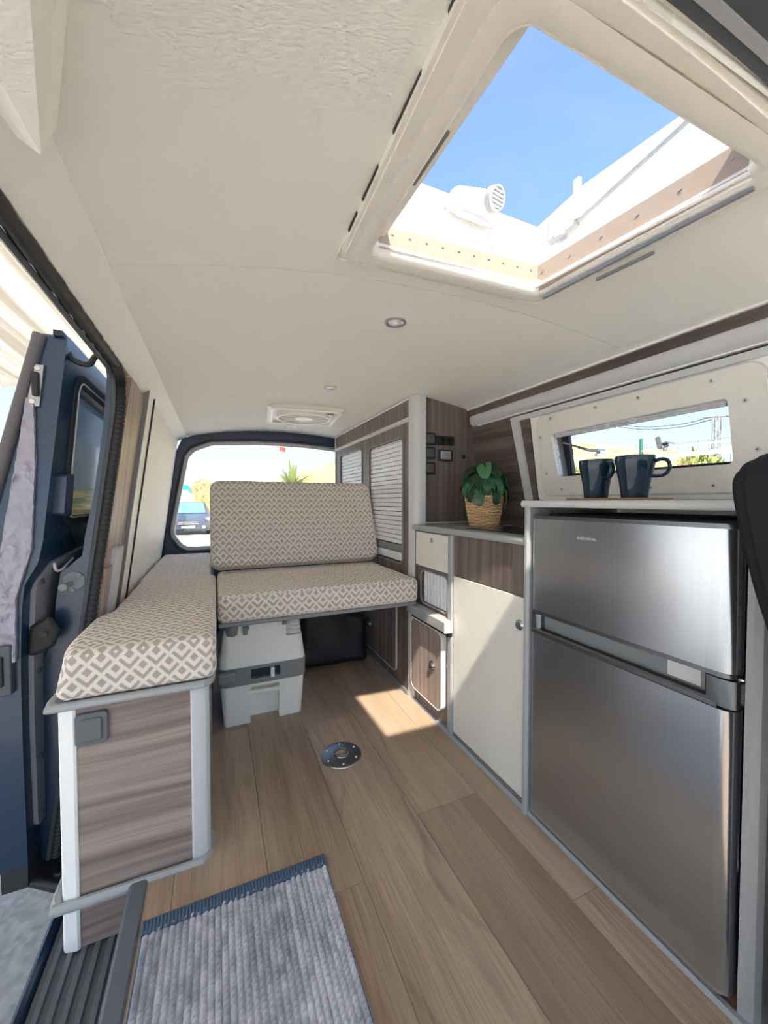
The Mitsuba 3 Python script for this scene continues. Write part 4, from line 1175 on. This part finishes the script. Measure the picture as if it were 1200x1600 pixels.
put('stakes', cat(*[tube([(BX_ + (prof(t)) * math.cos(a), BY_ + prof(t) * math.sin(a), BZ_ + BH * t) for t in np.linspace(0, 1, 8)], 0.0022, 5) for a in (np.arange(n_st) + 0.5) * 2 * np.pi / n_st]), 'm_basketstake', bkt, 50)
put('liner', lathe([(1e-5, 0.001), (0.048, 0.001), (prof(0.5) - 0.004, BH * 0.5), (prof(1) - 0.004, BH * 0.97)], 32, (BX_, BY_, BZ_)), 'm_soil', bkt, 40)
put('soil', disc((BX_, BY_, BZ_ + BH * 0.86), 0.068, 0.004, 'z', 24), 'm_soil', pp)


def leaf_mesh(L, W, notches, bend, roll):
    th = np.linspace(0, 2 * np.pi, 61)[:-1]
    # heart outline, base notch at the origin, tip at (0, L)
    yy = L * (0.5 - 0.5 * np.cos(th)); s_ = np.sin(th)
    xx = W * s_ * (1 - 0.35 * (yy / L)) * (0.85 + 0.15 * np.cos(th * 2))
    yy = yy - 0.16 * L * np.exp(-((xx / (W * 0.6)) ** 2) * 0.2) * (np.abs(s_) > 0.05) * np.exp(-yy / (0.3 * L))
    c_ = csec(list(zip(xx, yy)))
    for sd in (-1, 1):
        for k in range(notches):
            y0 = L * (0.30 + 0.52 * k / max(notches, 1))
            c_ = c_ - csec([(sd * W * 0.22, y0), (sd * W * 1.3, y0 + L * 0.06), (sd * W * 1.3, y0 + L * 0.145)][::sd])
    m = man(c_.extrude(0.0008).refine_to_length(0.008))
    v = m.vertices
    t = v[:, 1] / L
    z = v[:, 2] + 0.16 * np.abs(v[:, 0]) ** 1.0 * 1.0 - bend * L * t ** 2 + 0.002 * np.sin(v[:, 0] * 300) * t
    return tm(np.column_stack([v[:, 0], v[:, 1] * (1 - 0.25 * bend * t), z]), m.faces)


lr = random.Random(11)
leaf_spec = []
for az, hgt, out, L, W, dr_ in [(-112, 0.205, 0.052, 0.092, 0.050, 68), (-150, 0.208, 0.058, 0.088, 0.047, 62), (-75, 0.205, 0.056, 0.090, 0.047, 66), (-42, 0.200, 0.060, 0.092, 0.047, 60), (-178, 0.195, 0.062, 0.086, 0.045, 60),
                            (150, 0.205, 0.055, 0.085, 0.045, 55), (-10, 0.205, 0.060, 0.088, 0.045, 55), (30, 0.210, 0.055, 0.085, 0.045, 50), (75, 0.215, 0.050, 0.085, 0.045, 50), (115, 0.215, 0.050, 0.085, 0.045, 50),
                            (-128, 0.252, 0.030, 0.085, 0.050, 44), (-88, 0.255, 0.028, 0.082, 0.048, 40), (-30, 0.248, 0.036, 0.085, 0.046, 46), (170, 0.246, 0.040, 0.082, 0.046, 46), (80, 0.258, 0.02, 0.08, 0.046, 30),
                            (-95, 0.150, 0.074, 0.066, 0.034, 70), (-140, 0.150, 0.076, 0.070, 0.036, 72), (-165, 0.165, 0.074, 0.072, 0.036, 66), (-50, 0.152, 0.078, 0.074, 0.038, 70), (-22, 0.160, 0.078, 0.074, 0.036, 66)]:
    a = math.radians(az)
    d_ = np.array([math.cos(a), math.sin(a), 0])
    p = np.array([BX_, BY_, BZ_]) + d_ * out + np.array([0, 0, hgt])
    hgt += 0.004
    m = leaf_mesh(L, W, 3 if L > 0.076 else 2, 0.35, 0)
    down = -math.radians(dr_ - 12 + lr.uniform(-6, 6))
    ydir = d_ * math.cos(down) + np.array([0, 0, math.sin(down)])
    xdir = np.array([d_[1], -d_[0], 0]); zdir = np.cross(xdir, ydir)
    tw_ = lr.uniform(-0.3, 0.3)
    xd = xdir * math.cos(tw_) + zdir * math.sin(tw_); zd = np.cross(xd, ydir)
    M = np.eye(4); M[:3, 0], M[:3, 1], M[:3, 2], M[:3, 3] = xd, ydir, zd, p
    m.apply_transform(M)
    put('leaf', m, ('m_leaf', 'm_leafdark', 'm_leaflight', 'm_leafdark')[len(leaf_spec) % 4], pp, 50)
    leaf_spec.append(az)
    b0 = np.array([BX_ + 0.012 * math.cos(a * 2), BY_ + 0.012 * math.sin(a * 2), BZ_ + 0.10])
    put('stem', tube(smooth_path([b0, (b0 * 0.45 + p * 0.55) + np.array([0, 0, 0.03]), p + ydir * 0.012], 14), 0.0016, 5), 'm_leaf', pp, 50)

# ================================================================== SLIDING DOOR, slid open along the outside
sd = thing('sliding_door', 'blue sliding door of the van, slid open, with dark window', 'door')


def door_in(z):
    return np.interp(z, [-0.2, -0.05, 0.5, 0.68, 0.76, 0.87, 1.32], [-0.462, -0.459, -0.456, -0.448, -0.408, -0.398, -0.352])


def door_thick(z):
    return np.interp(z, [-0.1, 0.2, 0.66, 0.76, 0.87, 1.1, 1.34], [0.075, 0.090, 0.090, 0.120, 0.112, 0.085, 0.055])


def door_part(c, d0, d1, refine=0.06):
    """Outline in (y, z); d runs from the inner face (0) to the outer skin (1)."""
    m = orient(man(c.extrude(1.0).refine_to_length(refine * 6)), 'x') if refine is None else None
    mm_ = c.extrude(0.1).refine_to_length(refine)
    m = orient(man(mm_), 'x')
    t = d0 + (d1 - d0) * (m.vertices[:, 0] / 0.1)
    z = m.vertices[:, 2]
    x = door_in(z) - t * door_thick(z)
    return tm(np.column_stack([x, m.vertices[:, 1], z]), m.faces[:, ::-1])


DW = csec(rrect(1.365, 0.845, 2.12, 1.255, 0.05, 6))
DOOR = csec([(1.262, -0.06), (1.245, 0.3), (1.240, 0.8), (1.262, 1.335), (2.30, 1.335), (2.30, -0.06)], -0.02).offset(0.02, m3.JoinType.Round, 2.0, 24)
put('shell', door_part(DOOR - DW, 0.0, 1.0), 'm_blue', sd, 30, 'blue painted door shell')
put('window_seal', door_part(DW.offset(0.016, m3.JoinType.Round) - DW.offset(-0.010, m3.JoinType.Round), -0.06, 0.25), 'm_rubber', sd, 30, 'black window seal')
put('seal_bead', door_part(DW.offset(-0.006, m3.JoinType.Round) - DW.offset(-0.010, m3.JoinType.Round), -0.10, -0.05), 'm_greylight', sd, 30)
gw = [(1.35, 0.83), (2.13, 0.83), (2.13, 1.27), (1.35, 1.27)]
put('window_glass', tm([(float(door_in(z)) - 0.045, y, z) for y, z in gw], [[0, 1, 2], [0, 2, 3]]), 'm_tint', sd, False, 'dark tinted window glass')
put('window_catch', cat(door_part(csec(rrect(1.285, 0.860, 1.345, 0.975, 0.012, 4)), -0.22, 0.05)), 'm_bluedark', sd, 30)
tp = put('trim_panel', door_part(csec([(1.300, 0.02), (1.285, 0.3), (1.288, 0.69), (1.34, 0.735), (2.2, 0.80), (2.2, 0.02)], -0.02).offset(0.02, m3.JoinType.Round, 2.0, 24), -0.12, 0.02), 'm_doortrim', sd, 30, 'grey lower trim panel')
for z in (0.685, 0.445, 0.21, 0.055):
    put('trim_screw', disc((float(door_in(z)) + 0.0165, 1.308, z), 0.0075, 0.002, 'x', 12), 'm_dark', tp)
put('pull_handle', tube(smooth_path([(-0.400, 1.292, 0.735), (-0.397, 1.297, 0.715), (-0.394, 1.33, 0.712), (-0.394, 1.42, 0.730)], 24), 0.0035, 8), 'm_greylight', sd, 40, 'slim silver inner handle')
put('buffer', hull_balls([(-0.446, 1.290, 0.505), (-0.440, 1.288, 0.565), (-0.415, 1.290, 0.580), (-0.402, 1.296, 0.552), (-0.412, 1.294, 0.520)], 0.012, 14), 'm_rubber', sd, 40, 'black rubber buffer')
put('buffer_hole', disc((-0.420, 1.2785, 0.548), 0.009, -0.003, 'y', 14), 'm_black', sd)
# leading face: foil, latches
FP = [(-0.418, 1.15), (-0.432, 1.16), (-0.505, 0.62), (-0.520, 0.50), (-0.462, 0.50), (-0.458, 0.66), (-0.425, 0.78), (-0.416, 1.0)]
foil = man(csec(FP).extrude(0.003).refine_to_length(0.006))
foil = orient(foil, 'y')
fr_ = foil.vertices[:, 1] < 0.001
cr_ = np.abs(meshkit.fbm(foil.vertices * np.array([42, 0, 24]) + 1.7, 4, 3) - 0.5) * 2
foil.vertices[fr_, 1] -= 0.010 * (1 - cr_[fr_]) ** 2
yl = np.interp(foil.vertices[:, 2], [0.3, 0.8, 1.335], [1.245, 1.240, 1.262])
foil.vertices[:, 1] += yl - 0.004
put('crinkled_foil', foil, 'm_foil', sd, 30, 'crinkled silvery protective foil')
lk = put('upper_lock', orient(man(m3.Manifold.hull_points(np.vstack([np.column_stack([csec([(-0.421, 1.245), (-0.397, 1.245), (-0.408, 1.14), (-0.436, 1.14)], g_).to_polygons()[0], np.full(len(csec([(-0.421, 1.245), (-0.397, 1.245), (-0.408, 1.14), (-0.436, 1.14)], g_).to_polygons()[0]), w_)]) for g_, w_ in ((0.004, 1.262), (0.0, 1.247))]))), 'y'), 'm_darkmetal', sd, 30, 'steel door lock')
put('lock_opening', rb(-0.420, -0.406, 1.238, 1.250, 1.165, 1.225, 0.003), 'm_black', lk)
put('lock_screw', cat(disc((-0.409, 1.2485, 1.235), 0.007, -0.006, 'y', 12), disc((-0.421, 1.2475, 1.151), 0.007, -0.006, 'y', 12)), 'm_chrome', lk)
lk = put('lower_lock', rb(-0.520, -0.468, 1.225, 1.245, 0.42, 0.545, 0.004), 'm_dark', sd, 35, 'dark grey lower lock')
put('lock_opening', rb(-0.510, -0.482, 1.2195, 1.228, 0.445, 0.52, 0.01), 'm_black', lk)
put('roller_arm', cat(hull_balls([(-0.47, 1.30, -0.115), (-0.40, 1.27, -0.135), (-0.39, 1.36, -0.135), (-0.49, 1.42, -0.11)], 0.014, 12), disc((-0.402, 1.30, -0.14), 0.02, 0.03, 'z', 14)), 'm_black', sd, 40, 'black lower roller arm')
put('bottom_edge', door_part(csec([(1.262, -0.105), (1.262, -0.045), (2.30, -0.045), (2.30, -0.105)]), 0.0, 0.7, 0.1), 'm_rubber', sd, 30)
put('top_edge', door_part(csec([(1.257, 1.328), (1.257, 1.342), (2.30, 1.342), (2.30, 1.328)]), 0.15, 0.5, 0.1), 'm_rubber', sd, 30)
zz_ = np.linspace(0.55, 1.325, 24)
put('edge_seal', tube(np.column_stack([door_in(zz_) - door_thick(zz_) + 0.002, np.interp(zz_, [0.3, 0.8, 1.335], [1.243, 1.238, 1.258]), zz_]), 0.014, 10), 'm_doorseal', sd, 40, 'grey rubber seal along the leading edge')
put('cable_guide', tube(smooth_path([(-0.362, 1.30, 1.305), (-0.352, 1.29, 1.283), (-0.328, 1.29, 1.272), (-0.312, 1.295, 1.276), (-0.302, 1.298, 1.296), (-0.288, 1.30, 1.308), (-0.268, 1.30, 1.310)], 36), 0.0075, 8), 'm_rubber', sd, 40, 'black cable guide to the roof')

# ---- awning at the left
aw = thing('awning', 'striped beige awning seen above the open sliding door', 'awning')
sl = 0.105
AWx = (-0.33, -2.9)
av = [(AWx[0], -1.4, 1.474 + sl * (AWx[0] + 0.93)), (AWx[1], -1.4, 1.474 + sl * (AWx[1] + 0.93)), (AWx[1], 2.4, 1.474 + sl * (AWx[1] + 0.93)), (AWx[0], 2.4, 1.474 + sl * (AWx[0] + 0.93))]
put('fabric', tm(av, [[0, 1, 2], [0, 2, 3]]), 'm_awning', aw, False)
put('end_bar', hull([(x, y, 1.474 + sl * (x + 0.93) + dz) for x in AWx for y in (2.395, 2.42) for dz in (-0.034, 0.002)]), 'm_white', aw, False, 'white end bar')
put('lead_bar', rod((AWx[1], -1.4, av[1][2]), (AWx[1], 2.4, av[1][2]), 0.03), 'm_white', aw)

# ================================================================== OUTSIDE
GZ = -0.55


def ground_z(x, y):
    return GZ


# hill with dry grass
gx, gy = np.meshgrid(np.linspace(-60, 100, 130), np.linspace(30, 120, 60), indexing='ij')
prof_h = np.interp(gx, [-60, -14, -6, 0, 4, 8, 12, 18, 30, 60, 100], [2.4, 2.2, 2.2, 2.6, 3.6, 4.6, 5.4, 7.3, 10, 13, 13])
ramp = np.clip((gy - 32) / 26, 0, 1)
ramp = ramp * ramp * (3 - 2 * ramp)
hz = GZ - 0.05 + (prof_h + 0.5) * ramp + 1.1 * ramp * (meshkit.fbm(np.stack([gx * 0.22, gy * 0.22, gx * 0], -1), 4, 3) - 0.5)
v = np.stack([gx, gy, hz], -1).reshape(-1, 3)
i, j = np.meshgrid(np.arange(129), np.arange(59), indexing='ij')
q = np.stack([i * 60 + j, (i + 1) * 60 + j, (i + 1) * 60 + j + 1, i * 60 + j + 1], -1).reshape(-1, 4)
struct('hill', 'hill with dry golden grass beyond the car park', 'hill', tm(v, np.vstack([q[:, [0, 1, 2]], q[:, [0, 2, 3]]])), 'm_hill', True)


def bush(x, y, z, rx, rz, seed, mt, label, group):
    g_ = np.random.default_rng(seed)
    m = trimesh.creation.icosphere(3, 1.0)
    v = np.array(m.vertices)
    v *= (0.75 + 0.6 * meshkit.fbm(v * 2.3 + seed, 4, seed))[:, None]
    core = tm(v * np.array([rx, rx, rz]), m.faces)
    tri = []
    n = 700
    dirs = g_.normal(size=(n, 3)); dirs /= np.linalg.norm(dirs, axis=1, keepdims=True)
    dirs[:, 2] = np.abs(dirs[:, 2]) * 1.1 - 0.1
    base = dirs * (0.8 + 0.6 * meshkit.fbm(dirs * 2.3 + seed, 4, seed))[:, None] * np.array([rx, rx, rz])
    t1 = g_.normal(size=(n, 3)); t1 /= np.linalg.norm(t1, axis=1, keepdims=True)
    sc = 0.10 * rx * (0.6 + g_.random(n))[:, None]
    t2 = np.cross(t1, dirs)
    V = np.stack([base - t2 * sc * 0.5, base + t2 * sc * 0.5, base + (dirs + t1 * 0.6) * sc * 1.6], 1).reshape(-1, 3)
    lv = tm(V, np.arange(3 * n).reshape(-1, 3))
    m = cat(core, lv)
    m.apply_translation((x, y, z))
    one('bush', m, mt, label, 'bush', group, smooth=True)


# view through the side window
ORD = ['leftmost', 'second from the left', 'third from the left', 'fourth from the left', 'fifth from the left', 'sixth from the left', 'rightmost']
for k, (x, y, hgt, mt) in enumerate([(9.6, 11.2, 3.1, 'm_bush'), (10.2, 9.2, 2.75, 'm_bush'), (10.8, 7.5, 2.25, 'm_drybush'), (10.8, 5.75, 2.2, 'm_drybush'), (10.9, 4.0, 2.3, 'm_bush'), (12.9, 6.6, 2.7, 'm_bush'), (13.1, 4.7, 2.75, 'm_drybush')]):
    if k < 5:
        lab = ('pale green' if mt == 'm_bush' else 'dry yellowish') + f' bush just behind the mesh fence, {ORD[k]} of the front row'
    else:
        lab = ('pale green bush' if mt == 'm_bush' else 'dry yellowish bush') + ' in the second row behind the mesh fence, near the power pole'
    bush(x, y, GZ + 0.5 * hgt, 0.68, 0.5 * hgt, 40 + k, mt, lab, 'bushes behind the fence')
fk = thing('mesh_fence', 'green mesh fence outside the side window', 'fence')
for y in (0.5, 2.5, 4.5, 6.4, 8.4, 10.4):
    put('post', bx(6.98, 7.03, y - 0.022, y + 0.022, GZ, 2.02), 'm_fence', fk, False)
wires = [rod((7.0, -2, z), (7.0, 12, z), 0.006, 4) for z in np.arange(-0.35, 1.95, 0.2)] + [rod((7.0, y, GZ), (7.0, y, 1.93), 0.004, 4) for y in np.arange(-2, 12, 0.14)]
put('mesh', cat(*wires), 'm_mesh', fk, False, kind='stuff')
put('top_rail', cat(rod((7.0, -2, 1.66), (7.0, 12, 1.66), 0.035), rod((7.0, -2, 1.80), (7.0, 12, 1.80), 0.012)), 'm_white', fk, 40, 'white rail')
pk = thing('power_pole', 'lattice power pole behind the fence outside the side window', 'pole')
put('mast', cat(*[rod((14 + a, 6.73 + c_, GZ), (14 + a, 6.73 + c_, 3.5), 0.02, 5) for a in (-0.06, 0.06) for c_ in (-0.08, 0.08)], *[rod((13.94, 6.65 + 0.16 * (k % 2), GZ + 0.25 * k), (13.94, 6.65 + 0.16 * ((k + 1) % 2), GZ + 0.25 * (k + 1)), 0.012, 4) for k in range(16)]), 'm_pole', pk, 40)
put('cross_arm', rod((14, 6.3, 3.42), (14, 7.1, 3.52), 0.03, 6), 'm_pole', pk)
for k, (dz, dy) in enumerate(((0.0, 0.0), (-0.09, 0.12))):
    put('cable', cat(tube(smooth_path([(14, 6.70 + dy, 3.50 + dz), (14, 8.0, 3.44 + dz), (14, 9.8, 3.80 + dz), (14, 13.0, 5.2 + dz)], 30), 0.012, 4), tube(smooth_path([(14, 6.5, 3.46), (13.2, 5.6, 3.0), (12, 4, 2.6)], 12), 0.012, 4) if k == 0 else rod((14, 6.7, 3.4), (14, 6.72, 3.41), 0.01)), 'm_dark', pk, 40)

# agave beside the slope behind the sofa
ag = thing('palm_plant', 'spiky pale green palm on the slope outside the rear window', 'palm')
r3 = np.random.default_rng(5)
AX, AY, AZ = 2.15, 12.0, 1.32
put('trunk', tube([(AX, AY, GZ), (AX + 0.03, AY, 0.4), (AX, AY, AZ + 0.05)], [0.20, 0.16, 0.14], 10), 'm_trunk', ag)
for k in range(90):
    az, el = r3.uniform(0, 2 * np.pi), math.radians(r3.uniform(-5, 88))
    L = r3.uniform(0.65, 1.0)
    d_ = np.array([math.cos(az) * math.cos(el), math.sin(az) * math.cos(el), math.sin(el)])
    s_ = np.cross(d_, [0, 0, 1.0]); s_ /= np.linalg.norm(s_) + 1e-9
    p0 = np.array([AX, AY, AZ])
    mid, tip = p0 + d_ * L * 0.45, p0 + d_ * L + np.array([0, 0, -0.10 * math.cos(el)])
    nn = np.cross(s_, d_) * 0.008
    V = [p0 - s_ * 0.03, p0 + s_ * 0.03, mid + s_ * 0.05, mid - s_ * 0.05, tip, mid - nn]
    put('leaf', tm(V, [[0, 1, 2], [0, 2, 3], [3, 2, 4], [0, 5, 1], [1, 5, 2], [0, 3, 5], [3, 4, 5], [2, 5, 4]]), 'm_agave', ag, False)
fp = thing('flag_pole', 'tall thin flag pole far outside the rear window', 'flag pole')
put('pole', rod((5.88, 40, GZ), (5.88, 40, 6.6), 0.05, 6), 'm_white', fp)
fl_ = np.array([(5.93 + 0.6 * a, 40 + 0.06 * math.sin(a * 7), 6.45 - 0.45 * b_ - 0.12 * a) for a in np.linspace(0, 1, 8) for b_ in (0, 1)])
put('flag', tm(fl_, [f_ for k in range(7) for f_ in ([2 * k, 2 * k + 1, 2 * k + 3], [2 * k, 2 * k + 3, 2 * k + 2])]), 'm_flag', fp, False)


# ---- parked car seen through the rear window
def vehicle_wheels(key, x0, x1, ys, r, zc):
    for x in (x0, x1):
        for y in ys:
            m = lathe([(r * 0.55, -0.09), (r * 0.95, -0.10), (r, -0.06), (r, 0.06), (r * 0.95, 0.10), (r * 0.55, 0.09)], 20)
            m = tm(m.vertices[:, [2, 0, 1]], m.faces); m.apply_translation((x, y, zc))
            wk = put('wheel', m, 'm_tyre', key, 40)
            put('rim', disc((x - 0.08, y, zc), r * 0.58, 0.16, 'x', 16), 'm_alu', wk)


cr = thing('parked_car', 'dark blue car facing the van, parked outside the rear window', 'car')
cx, cy = -1.10, 18.3
G = lambda pts: [(cx + a, cy + b_, GZ + c_) for a, b_, c_ in pts]
lower = [(sx * a, y, z) for sx in (-1, 1) for a, y, z in ((0.62, 0.0, 0.28), (0.66, 0.0, 0.52), (0.56, 0.06, 0.70), (0.86, 0.35, 0.25), (0.88, 0.35, 0.62), (0.78, 0.30, 0.74), (0.89, 1.6, 0.25), (0.88, 1.6, 0.85), (0.70, 1.25, 0.95), (0.88, 4.0, 0.25), (0.86, 4.0, 0.9))]
put('body', hull(G(lower)), 'm_carpaint', cr, 20)
cab = [(sx * a, y, z) for sx in (-1, 1) for a, y, z in ((0.72, 1.15, 0.90), (0.58, 2.0, 1.40), (0.56, 3.0, 1.44), (0.62, 3.9, 1.0), (0.82, 1.5, 0.86), (0.82, 3.8, 0.86))]
put('cabin', hull(G(cab)), 'm_carpaint', cr, 20)
wsq = [(-0.66, 1.16, 0.925), (0.66, 1.16, 0.925), (0.54, 1.93, 1.385), (-0.54, 1.93, 1.385)]
put('windscreen', hull(G([(a, b_ - 0.02, c_ + 0.012) for a, b_, c_ in wsq] + [(a, b_ + 0.02, c_ - 0.012) for a, b_, c_ in wsq])), 'm_carglass', cr, False, 'pale reflecting windscreen')
for sx in (-1, 1):
    put('headlight', hull(G([(sx * 0.52, 0.02, 0.58), (sx * 0.60, -0.0, 0.50), (sx * 0.86, 0.30, 0.68), (sx * 0.78, 0.27, 0.755), (sx * 0.83, 0.28, 0.56), (sx * 0.55, 0.05, 0.66)])), 'm_lampglass', cr, False, 'pale headlight')
    put('fog_light', disc((cx + sx * 0.60, cy - 0.01, GZ + 0.34), 0.07, -0.03, 'y', 14), 'm_lampglass', cr)
    put('mirror', hull_balls(G([(sx * 0.92, 1.42, 0.98), (sx * 1.02, 1.42, 0.98), (sx * 1.02, 1.45, 1.06), (sx * 0.93, 1.45, 1.06)]), 0.04, 10), 'm_carpaint', cr)
put('grille', rb(cx - 0.40, cx + 0.40, cy - 0.03, cy + 0.05, GZ + 0.44, GZ + 0.60, 0.03), 'm_black', cr)
for k in range(3):
    put('grille_bar', rb(cx - 0.40, cx + 0.40, cy - 0.045, cy - 0.02, GZ + 0.465 + 0.045 * k, GZ + 0.48 + 0.045 * k, 0.005), 'm_alu', cr)
put('number_plate', bx(cx - 0.26, cx + 0.26, cy - 0.05, cy - 0.02, GZ + 0.30, GZ + 0.40), 'm_white', cr, False, 'white number plate')
put('bumper', rb(cx - 0.80, cx + 0.80, cy - 0.02, cy + 0.20, GZ + 0.20, GZ + 0.30, 0.04), 'm_black', cr)
vehicle_wheels(cr, cx - 0.78, cx + 0.78, (cy + 0.75, cy + 3.3), 0.31, GZ + 0.31)
vn = thing('parked_van', 'white van with turquoise raised roof parked behind the dark car', 'van')
vx, vy = -2.2, 24.0
put('body', hull([(vx + sx * a, vy + y, GZ + z) for sx in (-1, 1) for a, y, z in ((0.9, 0.0, 0.35), (0.9, 0.0, 0.95), (0.82, 0.35, 1.05), (0.76, 1.0, 1.95), (0.95, 0.6, 0.35), (0.95, 5.0, 0.35), (0.78, 5.0, 1.95))]), 'm_white', vn, 20)
put('raised_roof', hull([(vx + sx * a, vy + y, GZ + z) for sx in (-1, 1) for a, y, z in ((0.76, 1.0, 1.952), (0.72, 1.1, 2.12), (0.58, 1.5, 2.42), (0.58, 4.8, 2.42), (0.76, 5.0, 1.952))]), 'm_teal', vn, 20, 'turquoise raised roof')
put('windscreen', hull([(vx + a, vy + y + o, GZ + z) for a, y, z in ((-0.74, 0.36, 1.12), (0.74, 0.36, 1.12), (0.68, 0.92, 1.84), (-0.68, 0.92, 1.84)) for o in (-0.03, 0.01)]), 'm_carglass', vn, False)
put('bumper', rb(vx - 0.9, vx + 0.9, vy - 0.06, vy + 0.1, GZ + 0.32, GZ + 0.55, 0.04), 'm_dark', vn)
vehicle_wheels(vn, vx - 0.85, vx + 0.85, (vy + 0.9, vy + 4.0), 0.33, GZ + 0.33)
# dry scrub behind the parked car
bush(-0.15, 27.2, GZ + 0.95, 0.74, 1.35, 80, 'm_drybush', 'golden dry scrub right behind the parked dark car', 'dry scrub behind the parked car')
bush(-0.9, 33.0, GZ + 1.2, 1.2, 1.7, 81, 'm_drybush', 'golden dry scrub farther back, between the white van and the hill', 'dry scrub behind the parked car')
